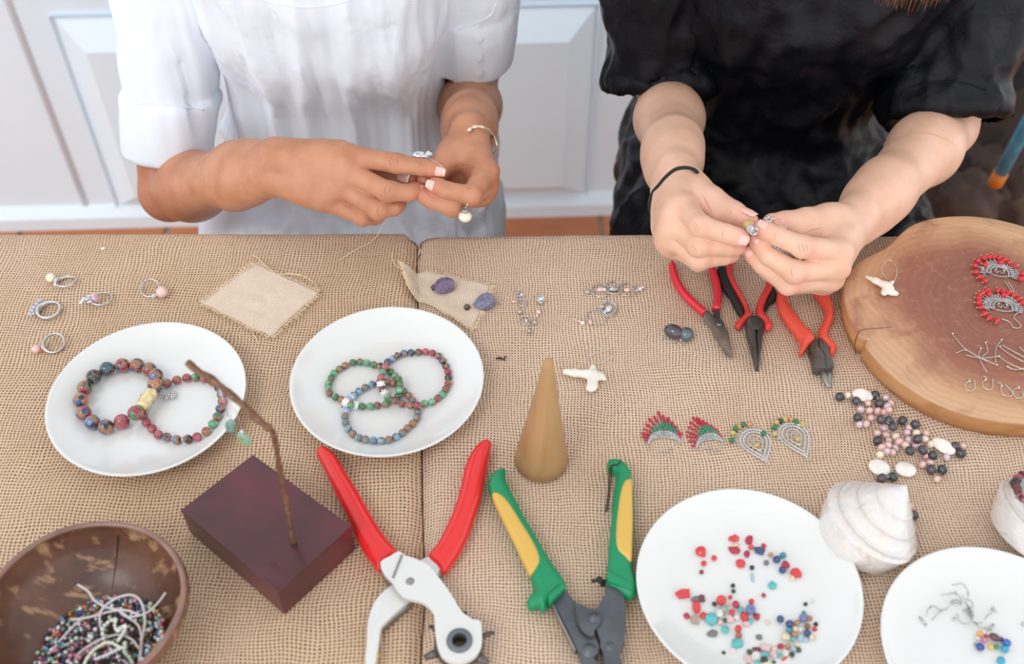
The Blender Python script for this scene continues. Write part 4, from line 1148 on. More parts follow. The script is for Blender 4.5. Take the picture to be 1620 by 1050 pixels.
# ------------------------------------------------------------------ silver link earrings
def link_earring(label, rings, beads, wires, group='silver link earrings on the right cloth'):
    p0 = T(rings[0][0], rings[0][1]) if rings else T(beads[0][0], beads[0][1]); root = thing('link_earring', label, 'earring', (p0.x, p0.y, TZ+ch(p0.x,p0.y)), group=group)
    for x, y, r, *tl in rings:
        c = T(x, y, .0012); tl = tl[0] if tl else .0
        pts = [c+Vector((r*math.cos(a), r*math.sin(a)*math.cos(tl), .0004+r*abs(math.sin(tl))+r*math.sin(a)*math.sin(tl))) for a in [k*math.pi/12 for k in range(24)]]
        MB().tube(pts, .00055, 5, closed=True, flat=1.5).build('ring', M_SILVER, root)
    for x, y, rx, ry, m, ang in beads:
        c = T(x, y, ry); MB().sphere((0,0,0), 1, 12, 8, (rx, ry, ry)).xf(Matrix.Translation(c) @ Matrix.Rotation(ang, 4, 'Z')).build('bead', m, root)
    for w in wires: wire(spline([T(x, y, .0014) for x, y in w], 5), .00035).build('wire', M_WIRE, root)
S = M_OLDSILVER; PK = M_PP
z8 = lambda x, y: (780+x/5.0, 430+y/5.0)
link_earring('delicate silver and pearl earring, left strand of the V beside the amethysts', [(*z8(235,245),.0045), (*z8(255,385),.0052), (*z8(195,158),.0026), (*z8(210,205),.0022)],
    [(*z8(165,235),.0026,.0015,PK,.2),(*z8(212,315),.0030,.0026,S,.3),(*z8(262,388),.0016,.0026,PK,0),(*z8(285,468),.0018,.0030,S,0),(*z8(226,180),.0018,.0016,M_CRYS,0)], [[z8(145,135),z8(170,150),z8(190,160)],[z8(205,185),z8(215,225)],[z8(215,275),z8(225,330),z8(240,360)],[z8(270,425),z8(290,410),z8(286,450)]])
link_earring('delicate silver and pearl earring, right strand of the V beside the amethysts', [(*z8(378,225),.0036,.5)],
    [(*z8(380,215),.0032,.0024,M_CRYS,.3),(*z8(378,242),.0026,.0022,S,0),(*z8(358,318),.0022,.0030,PK,1.1),(*z8(330,400),.0026,.0026,S,.5),(*z8(348,345),.0014,.0014,M_CRYS,0)], [[z8(320,165),z8(350,185),z8(370,205)],[z8(380,250),z8(378,290),z8(365,305)],[z8(350,335),z8(338,365),z8(332,395),z8(300,420)]])
link_earring('long silver earring of three rings with pearls, topmost on the right cloth', [(*z8(853,150),.0090), (*z8(955,128),.0088), (*z8(1062,142),.0090), (*z8(788,162),.0022), (*z8(1138,142),.0026)],
    [(*z8(850,140),.0042,.0024,PK,.3),(*z8(955,135),.0055,.0030,S,.2),(*z8(1060,142),.0036,.0024,PK,.1),(*z8(748,160),.0036,.0024,S,0),(*z8(1140,142),.0020,.0018,S,0),(*z8(1165,135),.0024,.0022,M_CRYS,0),(*z8(1182,122),.0024,.0020,PK,.3),(*z8(880,140),.0022,.0022,M_CRYS,0)], [[z8(715,165),z8(735,160)],[z8(770,160),z8(800,160)],[z8(895,130),z8(912,125)],[z8(995,140),z8(1015,140)],[z8(1105,142),z8(1200,120)]])
link_earring('silver earring of two rings with a clear bead, below the three-ring earring', [(*z8(823,358),.0098), (*z8(912,300),.0090), (*z8(912,300),.0074,.4)],
    [(*z8(915,292),.0050,.0030,M_CRYS,.9),(*z8(895,305),.0040,.0026,S,1.1),(*z8(860,275),.0026,.0022,M_CRYS,0),(*z8(768,398),.0018,.0032,PK,.3),(*z8(708,402),.0026,.0022,M_PW,0),(*z8(684,390),.0018,.0016,PK,0)], [[z8(610,365),z8(650,378),z8(680,388)],[z8(710,395),z8(740,375),z8(775,362)],[z8(768,370),z8(770,385)]])
# dark twig-like scrap
q = MB(); q.tube(spline([T(*z8(25,690),.001), T(*z8(50,675),.0015), T(*z8(80,690),.001), T(*z8(100,665),.002)], 4), .0007, 5); q.tube(spline([T(*z8(60,675),.001), T(*z8(95,700),.0012)], 3), .0006, 5); q.tube([T(*z8(35,680),.001), T(*z8(60,690),.003)], .0006, 5)
tag(q.build('wire_scrap', simple('dark_scrap', srgb(70,52,44), .6)), 'tiny dark scrap of twisted wire left of the wood cone', 'scrap')
q = MB(); c = T(163,393,.001); q.sphere(c, .0022, 8, 6, (1.2,.8,.5)); tag(q.build('shell_chip', M_MOP), 'tiny white shell chip near the far left table edge', 'chip')

# ------------------------------------------------------------------ bone bird pendants
def bird(label, pts_body, wing, loopp, h0, thick=.0042, T_=None):
    TT = T_ or T; c = TT(*pts_body[0][:2], h0); root = thing('bird_pendant', label, 'pendant', (c.x, c.y, c.z-h0), group='white bone bird pendants')
    def fn_pts(l): return [TT(x, y, h0) for x, y, r in l], [r for x, y, r in l]
    chains = [fn_pts(pts_body)]+[fn_pts(w) for w in wing]
    def fn(P):
        d = None
        for pp, rr in chains:
            for i in range(len(pp)-1):
                k = cone(P, pp[i], pp[i+1], rr[i], rr[i+1], ((0,0,1), .75)); d = k if d is None else smin(d, k, .0022)
        return d
    allp = np.array([list(p) for pp, _ in chains for p in pp]); V, F = isosurface(fn, allp.min(0)-.009, allp.max(0)+.009, .0006)
    link('carved_bird', np_mesh('carved_bird', V, F), M_BONE, root)
    wire(spline([TT(x, y, z) for x, y, z in loopp], 6), .0004).build('wire_loop', M_WIRE, root)
bird('white bone bird pendant with wire loop lying on the burlap right of the cone', [(*z8(580,790),.0034),(*z8(650,800),.0042),(*z8(740,808),.0046),(*z8(800,820),.0056),(*z8(850,825),.0040),(*z8(886,850),.0016)],
     [[(*z8(790,755),.0030),(*z8(795,820),.0056),(*z8(778,915),.0046)], [(*z8(770,920),.0036),(*z8(800,905),.0036)]],
     [(*z8(750,685),.0008),(*z8(790,650),.002),(*z8(860,630),.003),(*z8(925,622),.003),(*z8(962,632),.003),(*z8(945,668),.002),(*z8(880,710),.0012),(*z8(815,728),.001),(*z8(782,750),.003)], .0046)
# ------------------------------------------------------------------ dark pearl earrings
z5 = lambda x, y: (1040+x/5.0, 390+y/5.0)
for (x, y, rx, lx, ly, rr, lab, m) in ((128,672,.0098,103,715,.0078,'dark aubergine pearl earring, left of the two beside the red pliers', M_PD2), (228,692,.0072,195,745,.0060,'dark blue-green pearl earring, right of the two beside the red pliers', pearl_mat('peacock_pearl', srgb(96,112,118), srgb(50,54,66)))):
    x, y = z5(x, y); ry = .0072 if rx > .008 else .0066; c = T(x, y, ry); root = thing('pearl_earring', lab, 'earring', (c.x, c.y, c.z-ry), group='dark pearl earrings')
    MB().sphere((0,0,0), 1, 22, 16, (rx, .0074, ry)).xf(Matrix.Translation(c) @ Matrix.Rotation(-.5, 4, 'Z')).build('pearl', m, root)
    p = T(*z5(lx, ly), .001); wire([p+Vector((rr*math.cos(a), rr*.85*math.sin(a), .0006+.004*max(0, math.sin(a)))) for a in [k*math.pi/14 for k in range(-12, 14)]], .00045).build('ear_wire', M_WIRE, root)
    q = MB(); q.sphere(T(*z5(lx-15, ly-22), .0022), .0016, 8, 6); q.sphere(T(*z5(lx-6, ly-8), .0020), .0013, 8, 6); q.build('cap_bead', M_PP, root)

# ------------------------------------------------------------------ pearl and shell-disc necklace
za = lambda x, y: (1300+x/4.377, 600+y/4.377)
nk = T(*za(450,400)); root = thing('pearl_necklace', 'heaped necklace of pink and dark grey pearls with white shell discs beside the wood slab', 'necklace', (nk.x, nk.y, TZ+ch(nk.x, nk.y)))
dark = [(125,120),(240,150),(370,108),(400,168),(250,265),(410,280),(465,285),(495,328),(560,285),(648,312),(388,425),(662,415),(610,495),(700,490),(770,525),(922,462),(965,515),(758,625),(835,625),(415,685),(493,675),(635,940),(600,965)]
pink = [(178,110),(445,128),(478,165),(320,165),(455,188),(272,210),(330,218),(387,220),(440,225),(465,212),(340,268),(262,312),(310,308),(428,340),(385,372),(447,385),(510,395),(605,335),(590,370),(655,370),(722,372),(600,420),(548,440),(655,455),(712,415),(755,450),(465,425),(460,455),(415,470),(512,475),(450,498),(490,505),(403,520),(725,530),(865,540),(698,590),(750,575),(800,690),(975,460),(608,880),(535,430),(580,455)]
discs = [(283,108,.0098,.0064,-.3,.25),(845,462,.0112,.0066,-.75,.2),(400,608,.0096,.0086,-.5,.05),(582,622,.0094,.0078,-.1,.05)]
got = []
def settle(px, py, r, got):
    h = r
    for _ in range(3):
        q = T(px, py, h)
        for o, ro in got:
            d = math.hypot(q.x-o.x, q.y-o.y); s = (r+ro)*.93
            if d < s:
                z = o.z+math.sqrt(s*s-d*d)*.8-(TZ+ch(q.x, q.y))
                if z > h: h = min(z, .016)
    return T(px, py, h)
pms = [bead_mesh(M_PD, .0046, 16, 11, (1,.92,.95)), bead_mesh(M_PD2, .0046, 16, 11, (1.05,.9,.95))]
pkm = [bead_mesh(m, .0036, 14, 10, (1.08,.92,.92)) for m in (M_PP, pearl_mat('rosy_pearl', srgb(236,198,190), srgb(208,150,146)), pearl_mat('lilac_pearl', srgb(228,206,212), srgb(196,164,176)), M_PW)]
for x, y, a, b, rot, tl in discs:
    c = T(*za(x, y), .0024+.012*tl); q = MB(); q.lathe([(.0001,-.0010),(.7,-.0010),(.94,-.0006),(1,0),(.94,.0006),(.7,.0012),(.3,.0014),(.0001,.0014)], 32)
    M = Matrix.Translation(c) @ Matrix.Rotation(rot, 4, 'Z') @ Matrix.Rotation(tl, 4, 'X') @ Matrix.Diagonal((a, b, 1, 1)); q.xf(M); o = q.build('shell_disc', M_MOP, root); got.append((c-Vector((0,0,.003)), .003))
for i, (x, y) in enumerate(pink): p = settle(*za(x, y), .0034, got); got.append((p, .0034)); add_parts(root, 'pearl', pkm[rb.choice((0,0,1,2,3))], [p], rng=rb)
for i, (x, y) in enumerate(dark): p = settle(*za(x, y), .0044, got); got.append((p, .0044)); add_parts(root, 'pearl', pms[i % 2], [p], rng=rb)
q = MB(); pts = [g[0] for g in got]
for i, p in enumerate(pts):
    for o in sorted(pts, key=lambda o: (o-p).length)[1:3]:
        if (o-p).length < .013:
            m_ = (p+o)/2+Vector((0,0,.0012)); q.tube(spline([p, m_, o], 3), .00035, 4, caps=False)
            if i % 3 == 0: q.tube([m_+Vector((math.cos(a)*.0012, math.sin(a)*.0012, .0008)) for a in [k*1.05 for k in range(6)]], .0003, 4, closed=True)
o = q.build('wire_links', M_WIRE, root); o['kind'] = 'stuff'
# ------------------------------------------------------------------ tools: outlines taken on the cloth plane, then given real thickness
def outl(pts, ox, oy, s, h): return [W(ox+x/s, oy+y/s, CH+h) for x, y in pts]
def rsmooth(pts, n=4, keep=()):
    return spline(pts, n, True)
def slab(name, root, pts, z0, z1, mat, rnd=.0012, smooth_n=0, label=None):
    p = [(q.x, q.y) for q in (spline(pts, smooth_n, True) if smooth_n else pts)]
    mb = MB(); mb.prism(p, TZ+CH+z0, TZ+CH+z1, rnd=rnd); me = smooth_edges(mb.me(name), 40); o = link(name, me, mat, root)
    if label: o['label'] = label
    return o
def pillow(name, root, pts, z0, z1, mat, smooth_n=3, label=None, k=.5):
    return pill(name, root, pts, TZ+CH+z0, TZ+CH+z1, mat, smooth_n, label, rr=min(.5, k))
M_STEEL = mottled('brushed_steel', [srgb(140,138,134), srgb(172,170,166)], 60, .34, .85)
M_DSTEEL = mottled('dark_tool_steel', [srgb(88,86,84), srgb(112,108,104)], 50, .38, .7)
M_REDV = simple('red_vinyl', srgb(222,44,62), .32, 0, Coat_Weight=.3)
M_REDR = simple('warm_red_rubber', srgb(214,62,60), .5); M_CORAL = simple('coral_red_rubber', srgb(226,84,66), .48)
M_BLKR = simple('black_rubber', srgb(38,36,36), .6)
# red vinyl pliers
root = thing('pliers', 'small long-nose pliers with slim bright red vinyl handles, leftmost of three under the hands', 'pliers', T(1130,505))
for nm, pts in (('left', [(1063,415),(1065,430),(1071,448),(1084,467),(1100,483),(1115,496)]), ('right', [(1124,420),(1131,440),(1135,458),(1135,474),(1133,490)])):
    pp = spline([T(x, y, .0072) for x, y in pts], 6); n = len(pp)
    MB().tube(pp, [.0040*(.55+.45*min(1, i/3)) for i in range(n)], 14, flat=1.25).build('handle', M_REDV, root)
slab('jaw', root, outl([(365,545),(380,497),(430,543),(470,578),(535,640),(560,690),(588,855),(545,820),(500,760),(460,690),(420,610)], 1040, 390, 5, .009), .002, .0105, M_STEEL, .001, 0)
slab('jaw', root, outl([(470,575),(452,505),(470,487),(492,488),(500,560),(535,620),(566,690),(588,850),(560,760),(525,690)], 1040, 390, 5, .009), .0005, .0088, M_DSTEEL, .001, 0)
q = MB(); q.lathe([(.0001,.0006),(.0022,.0006),(.0026,0)], 16, T(1040+488/5, 390+610/5, .0108)); q.build('rivet', M_STEEL, root)
# black and red chain-nose pliers
root = thing('pliers', 'chain-nose pliers with red and black grips, middle one of three under the hands', 'pliers', T(1196,520))
z5h = lambda l, h=.010: outl(l, 1040, 390, 5, h)
pillow('grip', root, z5h([(545,140),(572,90),(612,60),(622,90),(603,160),(606,230),(660,330),(700,420),(752,530),(730,560),(690,592),(650,637),(620,625),(622,585),(680,530),(690,480),(640,380),(580,280),(545,200)]), .0006, .0125, M_REDR)
pillow('grip_back', root, z5h([(478,150),(530,120),(560,180),(600,300),(655,400),(694,490),(675,535),(630,490),(580,390),(520,310),(490,240)]), .0, .0095, M_BLKR)
pillow('grip', root, z5h([(885,200),(905,240),(925,300),(872,400),(846,470),(855,520),(905,580),(912,620),(895,642),(855,640),(835,592),(790,548),(786,450),(825,360),(860,290)]), .0006, .0125, M_REDR)
pillow('grip_back', root, z5h([(905,270),(950,340),(948,390),(890,440),(862,500),(848,505),(845,465),(875,400),(900,330)]), .0, .0095, M_BLKR)
slab('jaw', root, z5h([(735,560),(762,552),(780,600),(776,655),(778,700),(788,800),(794,944),(783,930),(745,790),(705,660),(704,600)]), .001, .0105, M_DSTEEL, .0009)
slab('jaw', root, z5h([(764,552),(800,560),(835,592),(841,660),(817,860),(808,942),(797,945),(795,800),(790,700),(792,655),(782,600)]), .001, .0100, M_DSTEEL, .0009)
slab('joint_plate', root, z5h([(712,575),(740,556),(775,552),(812,566),(838,592),(830,630),(800,655),(760,660),(725,640),(706,610)]), .0095, .0118, M_DSTEEL, .0007, 3)
# coral round-nose pliers
z4 = lambda l, h=.010: outl(l, 1200, 440, 5.833, h)
root = thing('pliers', 'round-nose pliers with thick coral red grips, rightmost of three beside the wood slab', 'pliers', T(1300,560))
pillow('grip', root, z4([(172,140),(190,80),(250,80),(275,140),(282,215),(350,330),(430,430),(526,548),(470,612),(405,692),(376,680),(386,590),(330,500),(250,400),(188,300),(168,210)]), .0004, .0145, M_CORAL, k=.5)
pillow('grip', root, z4([(500,110),(570,70),(640,120),(694,240),(698,370),(662,450),(652,540),(718,605),(724,650),(694,693),(652,690),(640,642),(560,548),(560,470),(592,400),(612,300),(570,210)]), .0004, .0145, M_CORAL, k=.5)
slab('joint_plate', root, z4([(476,620),(525,565),(548,562),(552,640),(575,660),(640,678),(652,700),(692,800),(686,838),(540,842),(512,830),(500,730),(466,650)]), .001, .0120, M_DSTEEL, .001)
slab('joint_plate', root, z4([(556,562),(580,572),(642,640),(652,700),(690,795),(688,830),(620,830),(600,700),(575,664),(556,640)]), .0006, .0130, M_DSTEEL, .001)
for (a, b, r0) in (((582,836),(645,1008),.0042), ((646,836),(657,1008),.0040)):
    A = W(1200+a[0]/5.833, 440+a[1]/5.833, CH+.0055); B = W(1200+b[0]/5.833, 440+b[1]/5.833, CH+.0042)
    MB().tube([A, A.lerp(B, .5), B, B+(B-A).normalized()*.0006], [r0, r0*.68, r0*.34, r0*.15], 14).build('round_jaw', M_STEEL, root)

# ------------------------------------------------------------------ red revolving punch pliers
zp = lambda l, h: outl(l, 480, 680, 2.793, h)
zq = lambda l, h: outl(l, 560, 840, 5.0, h)
M_WSTEEL = simple('white_lacquered_steel', srgb(226,226,224), .28, .25, Coat_Weight=.4)
M_REDG2 = simple('glossy_red_grip', srgb(226,36,38), .3, 0, Coat_Weight=.4)
root = thing('punch_pliers', 'revolving leather punch pliers with long red grips and white steel head', 'pliers', T(650,900))
pillow('grip', root, zp([(55,100),(62,78),(92,70),(125,92),(150,120),(195,195),(240,265),(285,345),(330,420),(372,480),(420,540),(375,575),(333,622),(300,582),(265,535),(225,455),(190,375),(145,285),(100,190),(70,130)], .012), .0008, .0175, M_REDG2, 3, k=.5)
pillow('grip', root, zp([(832,50),(828,80),(815,150),(800,220),(785,300),(760,375),(735,450),(705,515),(665,580),(622,628),(585,590),(550,552),(595,490),(640,400),(672,320),(696,235),(712,160),(740,95),(775,55),(805,38)], .012), .0008, .0165, M_REDG2, 3, k=.5)
slab('lower_arm', root, zq([(585,200),(690,258),(652,352),(560,420),(470,520),(430,560),(235,740),(205,830),(165,1060),(90,1050),(98,900),(112,690),(180,530),(300,420),(440,300)], .010), .002, .011, M_WSTEEL, .0014, 3)
slab('lower_arm_edge', root, zq([(430,545),(235,735),(215,790),(235,770),(420,610),(470,570)], .006), .0005, .0075, M_STEEL, .0006, 0)
hub = W(560+830/5, 840+890/5, CH+.010); wheel = MB(); wheel.lathe([(.0060,-.006),(.0175,-.006),(.0190,-.004),(.0190,.004),(.0175,.006),(.0060,.006)], 40, hub+Vector((0,0,.0)), closed=True)
wheel_o = wheel.build('punch_wheel', M_DSTEEL, root); hz = hub.z
for i, (x, y) in enumerate(((1105,800),(878,640),(560,1000),(1060,1045),(600,750),(800,1120))):
    e = W(560+x/5, 840+y/5, CH+.010); d = (e-hub); d.z = 0; d.normalize(); L = (Vector((e.x, e.y, hz))-hub).length
    q = MB(); r = .0016+.0004*(i % 4); q.tube([hub+d*.016, hub+d*(L-.004), hub+d*(L-.0035), hub+d*L], [r*1.4, r*1.3, r*1.0, r*.95], 12); q.tube([hub+d*(L-.0005), hub+d*(L+.0004)], [r*.6, r*.6], 8)
    q.build('punch_tube', M_DSTEEL, wheel_o)
head = [(210,245),(285,200),(355,160),(400,190),(560,250),(640,330),(700,405),(762,490),(810,570),(850,635),(940,700),(1000,712),(1012,800),(1012,880),(995,940),(960,990),(880,1035),(820,1045),(760,1035),(690,985),(655,890),(640,760),(636,670),(590,600),(520,555),(450,540),(385,505),(335,455),(300,400),(235,335)]
hp_ = zq(head, .0205); hc = W(560+835/5, 840+868/5, CH+.0205)
# head plate with a real hole for the hub
bm = bmesh.new(); ring = [bm.verts.new((p.x, p.y, TZ+CH+.0165)) for p in spline(hp_, 2, True)]; es = [bm.edges.new((ring[i], ring[(i+1) % len(ring)])) for i in range(len(ring))]
hr = [bm.verts.new((hc.x+.0075*math.cos(a), hc.y+.0075*math.sin(a), TZ+CH+.0165)) for a in [k*math.pi/14 for k in range(28)]]; es += [bm.edges.new((hr[i], hr[(i+1) % 28])) for i in range(28)]
bmesh.ops.triangle_fill(bm, edges=es, use_beauty=True)
ex = bmesh.ops.extrude_face_region(bm, geom=bm.faces[:]); bmesh.ops.translate(bm, verts=[v for v in ex['geom'] if isinstance(v, bmesh.types.BMVert)], vec=(0,0,.0045)); bmesh.ops.recalc_face_normals(bm, faces=bm.faces[:])
me = bpy.data.meshes.new('head_plate'); bm.to_mesh(me); bm.free(); hpo = link('head_plate', me, M_WSTEEL, root)
hubt = TZ+CH+.021
q = MB(); q.lathe([(.0062,.0026),(.0075,.0030),(.0098,.0014),(.0102,-.0004),(.0075,-.0030),(.0060,-.0120),(.0056,-.012),(.0056,.002)], 32, Vector((hc.x, hc.y, hubt)), closed=True); q.build('hub', mottled('grey_hub', [srgb(96,100,106), srgb(122,126,132)], 90, .4, .4), root)
rv = W(560+443/5, 840+395/5, CH+.0215); q = MB(); q.lathe([(.0001,.0008),(.0014,.0008),(.0022,.0002),(.0030,.0007),(.0036,.0)], 24, Vector((rv.x, rv.y, hubt))); q.build('rivet', M_STEEL, hpo)
g = zq([(372,185),(388,190),(316,372),(300,366)], .0215); slab('seam_strip', hpo, g, .0208, .0222, M_STEEL, .0002)  # added grey strip that draws the dark seam line of the plate
slab('side_plate', root, zq([(200,250),(230,335),(300,415),(330,455),(300,420),(262,405),(215,330)], .012), .004, .0165, M_STEEL, .0004)
q = MB(); e = zq([(190,975)], .006)[0]; q.sphere(e, .0022, 10, 8, (1,1.4,.8)); o = q.build('brass_anvil', simple('brass', srgb(206,164,84), .3, 1.0), root)

# ------------------------------------------------------------------ green and yellow crimper
zg = lambda l, h: outl(l, 820, 860, 5.525, h)
M_GRN = simple('green_grip', srgb(14,140,92), .42); M_YEL = simple('yellow_grip_inlay', srgb(218,178,88), .5); M_GUN = mottled('gunmetal', [srgb(84,88,94), srgb(104,108,114)], 40, .42, .55)
root = thing('crimper', 'ratchet crimping tool with green and yellow grips and grey metal jaws', 'crimping tool', T(930,930))
gp = pillow('grip', root, zp([(820,262),(818,225),(835,188),(862,172),(893,168),(893,200),(903,240),(940,310),(980,385),(1020,450),(1065,530),(1110,600),(1150,655),(1160,690),(1120,730),(1078,770),(1070,790),(1048,790),(1040,775),(1015,785),(992,780),(988,748),(1005,722),(1022,700),(1008,668),(1000,640),(960,560),(920,480),(870,370),(835,300)], .013), .0008, .0180, M_GRN, 2, k=.45)
pillow('grip_inlay', gp, zp([(832,282),(850,272),(872,280),(900,305),(925,340),(965,405),(1000,460),(1030,515),(1046,560),(1044,590),(1025,618),(1002,636),(985,605),(960,555),(930,490),(895,420),(858,345)], .018), .0085, .0196, M_YEL, 2, k=.35)
slab('grip_rib', gp, zp([(1080,728),(1145,672),(1160,690),(1085,765)], .019), .010, .0190, M_GRN, .0012)
gp = pillow('grip', root, zp([(1343,150),(1346,132),(1372,126),(1402,130),(1432,155),(1450,190),(1456,260),(1460,340),(1460,460),(1456,520),(1452,575),(1462,630),(1476,680),(1472,720),(1450,738),(1420,732),(1380,705),(1338,680),(1342,620),(1346,560),(1356,450),(1365,350),(1374,260),(1380,195),(1360,180),(1345,172)], .013), .0008, .0180, M_GRN, 2, k=.45)
pillow('grip_inlay', gp, zp([(1452,215),(1440,212),(1418,222),(1402,260),(1392,320),(1384,390),(1380,450),(1380,500),(1390,535),(1420,560),(1450,577),(1454,500),(1457,400),(1455,300)], .018), .0085, .0196, M_YEL, 2, k=.35)
slab('grip_rib', gp, zp([(1340,636),(1345,618),(1452,668),(1455,706),(1345,664)], .019), .010, .0190, M_GRN, .0012)
slab('side_arm', root, zg([(282,500),(300,480),(404,392),(440,430),(480,485),(505,505),(500,600),(510,680),(540,740),(600,785),(650,800),(690,840),(712,900),(700,960),(660,1000),(700,1030),(712,1090),(560,1090),(545,1000),(535,950),(505,920),(430,760),(360,620)], .012), .003, .0125, M_GUN, .001)
slab('side_arm', root, zg([(766,362),(840,365),(918,402),(930,500),(935,600),(932,760),(930,860),(915,880),(895,950),(885,980),(905,1010),(925,1090),(745,1090),(742,1000),(738,940),(715,900),(715,840),(680,740),(620,680),(600,610),(640,570),(690,560),(738,470),(770,400)], .014), .004, .0140, M_GUN, .001)
slab('link_plate', root, zg([(508,510),(560,530),(640,560),(690,580),(728,640),(715,700),(670,745),(665,790),(640,805),(590,780),(540,730),(518,640)], .0165), .0125, .0160, M_GUN, .0009, 2)
slab('link_edge', root, zg([(288,505),(300,500),(505,915),(492,925)], .0165), .006, .0142, M_STEEL, .0004)
for x, y, r in ((660,640,.0046),(622,912,.0062),(802,882,.0058)):
    c = zg([(x, y)], .0165)[0]; q = MB(); c = Vector((c.x, c.y, TZ+CH+(.0160 if r < .005 else .0128)))
    q.lathe([(.0001,.0028),(r*.42,.0026),(r*.62,.0014),(r*.66,.0008),(r*.95,.0008),(r,.0),(r,-.001)], 24, c); q.build('bolt', M_GUN, root)
q = MB(); q.tube([zg([(642,325)], .010)[0], zg([(690,318)], .010)[0], zg([(760,335)], .010)[0]], [.0018,.0014,.0022], 8); q.tube([zg([(700,300)], .013)[0], zg([(735,345)], .007)[0], zg([(740,375)], .006)[0]], .0022, 8); q.build('release_catch', M_BLKR, root)
q = MB(); q.tube(spline(zp([(1400,140),(1380,155),(1358,165)], .0195)+zp([(1352,200),(1348,260),(1340,320),(1334,365)], .010), 5), [.0007]*31, 5) if False else None
sp = spline(zp([(1402,138),(1384,154),(1356,162)], .0200)+zp([(1352,210),(1346,290)], .011)+zp([(1334,366)], .004), 5); q.tube(sp, .0007, 5); q.tube([p+Vector((.0016,.001,0)) for p in sp[6:]], .0005, 5); q.build('return_wire', simple('dark_wire', srgb(70,64,62), .4, .7), root)

# ------------------------------------------------------------------ wooden ring cone
def wood(name, c1, c2, c3, scale, stretch=(1,1,1), rough=.5, coat=0, bumpk=.15):
    t = NT(name); c = t.coord(scale=stretch); n1 = t.noise(c, scale, 5, .6, 1.2); n2 = t.noise(c, scale*7, 3, .6)
    col = t.ramp(n1, [(.28, c1), (.5, c2), (.72, c3)]); col = t.mix(t.math('MULTIPLY', n2, .35), col, (.75,.68,.6,1), 'SOFT_LIGHT')
    t.set(Base_Color=col, Roughness=rough, Coat_Weight=coat, Coat_Roughness=.15); t.bump(n2, bumpk, .0006); return t.m
M_CONE = wood('turned_light_wood', srgb(140,104,66), srgb(160,122,82), srgb(176,140,100), 22, (1,1,.16), .5, .12)
b = W(856,729,CH+.001); tip = W(868,567,.147); root = thing('ring_cone', 'tall tapered wooden ring cone standing right of the red punch pliers', 'ring cone', (b.x, b.y, b.z))
q = MB(); prof = [(0,.0001),(0,.0225),(.0015,.0236),(.10,.0224),(.30,.0178),(.55,.0124),(.80,.0074),(.93,.0050),(.98,.0036),(1.0,.0012),(1.001,.0001)]
ax = tip-b; v = []; n = 48
for t, r in prof:
    tt = t if t > .01 else t/.1
    for i in range(n): a = 2*math.pi*i/n; v.append(b+ax*min(1, t)+Vector((r*math.cos(a), r*math.sin(a), .0012 if t == .0015 else 0)))
f = [(j*n+i, j*n+(i+1) % n, (j+1)*n+(i+1) % n, (j+1)*n+i) for j in range(len(prof)-1) for i in range(n)]
q.add(v, f); q.build('cone', M_CONE, root)

# ------------------------------------------------------------------ maroon block with a bronze branch and two hanging stones
M_MAR = mottled('maroon_lacquered_wood', [srgb(66,30,34), srgb(82,38,44), srgb(102,40,48)], 14, .34, 0, .04, Coat_Weight=.25)
H_ = .0425; cs = [W(x, y, H_) for x, y in ((400,718),(555.6,831.5),(439,937),(286,805.6))]; bs = [W(448,976,CH), W(558,871,CH), W(297,841,CH)]
root = thing('display_block', 'dark maroon wooden display block with a bent bronze branch wire', 'jewellery stand', (sum(c.x for c in cs)/4, sum(c.y for c in cs)/4, TZ+CH))
q = MB(); q.prism([(c.x, c.y) for c in cs], TZ+CH-.0004, TZ+H_, rnd=.0012); link('block', smooth_edges(q.me('block'), 30), M_MAR, root)
M_BRZ = mottled('bronze_branch', [srgb(96,62,44), srgb(136,100,78)], 160, .45, .35, .3)
bp = [(465,862,H_-.003),(459,830,.062),(452,790,.090),(443,745,.125),(438,712,.155),(432,684,.180),(424,676,.186),(410,665,.189),(385,641,.191),(360,620,.193),(335,600,.195),(312,586,.197),(297,573,.199)]
bpt = [W(x, y, h) for x, y, h in bp]; sp = spline(bpt, 5); n = len(sp); rg = random.Random(4)
MB().tube(sp, [.0021+.0004*math.sin(i*.9)+(.0004 if i % 5 == 0 else 0)+(.0005 if i > n*.45 else 0) for i in range(n)], 8, flat=1.0).build('branch_wire', M_BRZ, root)
q = MB(); q.lathe([(.0001,.0006),(.0016,.0005),(.0030,.0)], 16, W(465,862,H_)+Vector((0,0,.0001))); q.build('hole_rim', simple('dark_hole', srgb(40,16,20), .6), root)
M_STONE = mottled('grey_green_stone', [srgb(96,124,116), srgb(134,158,146), srgb(84,96,92)], 120, .4); M_GST = mottled('green_red_stone', [srgb(104,160,132), srgb(130,176,150), srgb(150,70,80)], 90, .35)
st = thing('stone_earring', 'pair of grey-green flat stones hanging from the bronze branch over the left plate', 'earring', W(345,612,.194))
for hx, hy, sx, sy, m, rr, rot in ((345,610,366,674,M_STONE,(.0042,.0024,.0088),.2), (366,628,390,694,M_GST,(.0044,.0026,.0080),-.3)):
    a = W(hx, hy, .1945); c = Vector((a.x, a.y, 0)); best = None
    for k in range(400):
        z = TZ+.19-.0004*k; d = Vector((a.x, a.y, z))-EYE; D = d.dot(FWD); yy = 525-F_PX*d.dot(UP)/D
        if yy >= sy: best = z; break
    c = Vector((a.x, a.y, best)); wire([a, a.lerp(c, .5)+Vector((.0006,0,0)), c+Vector((0,0,rr[2]*.8))], .00035).build('wire', M_WIRE, st)
    q = MB(); q.sphere((0,0,0), 1, 18, 14, rr); q.xf(Matrix.Translation(c) @ Matrix.Rotation(rot, 4, 'Y')); q.build('stone', m, st)
    MB().sphere(c+Vector((0,0,rr[2]+.0012)), .0013, 8, 6).build('bead', M_CRYS, st)

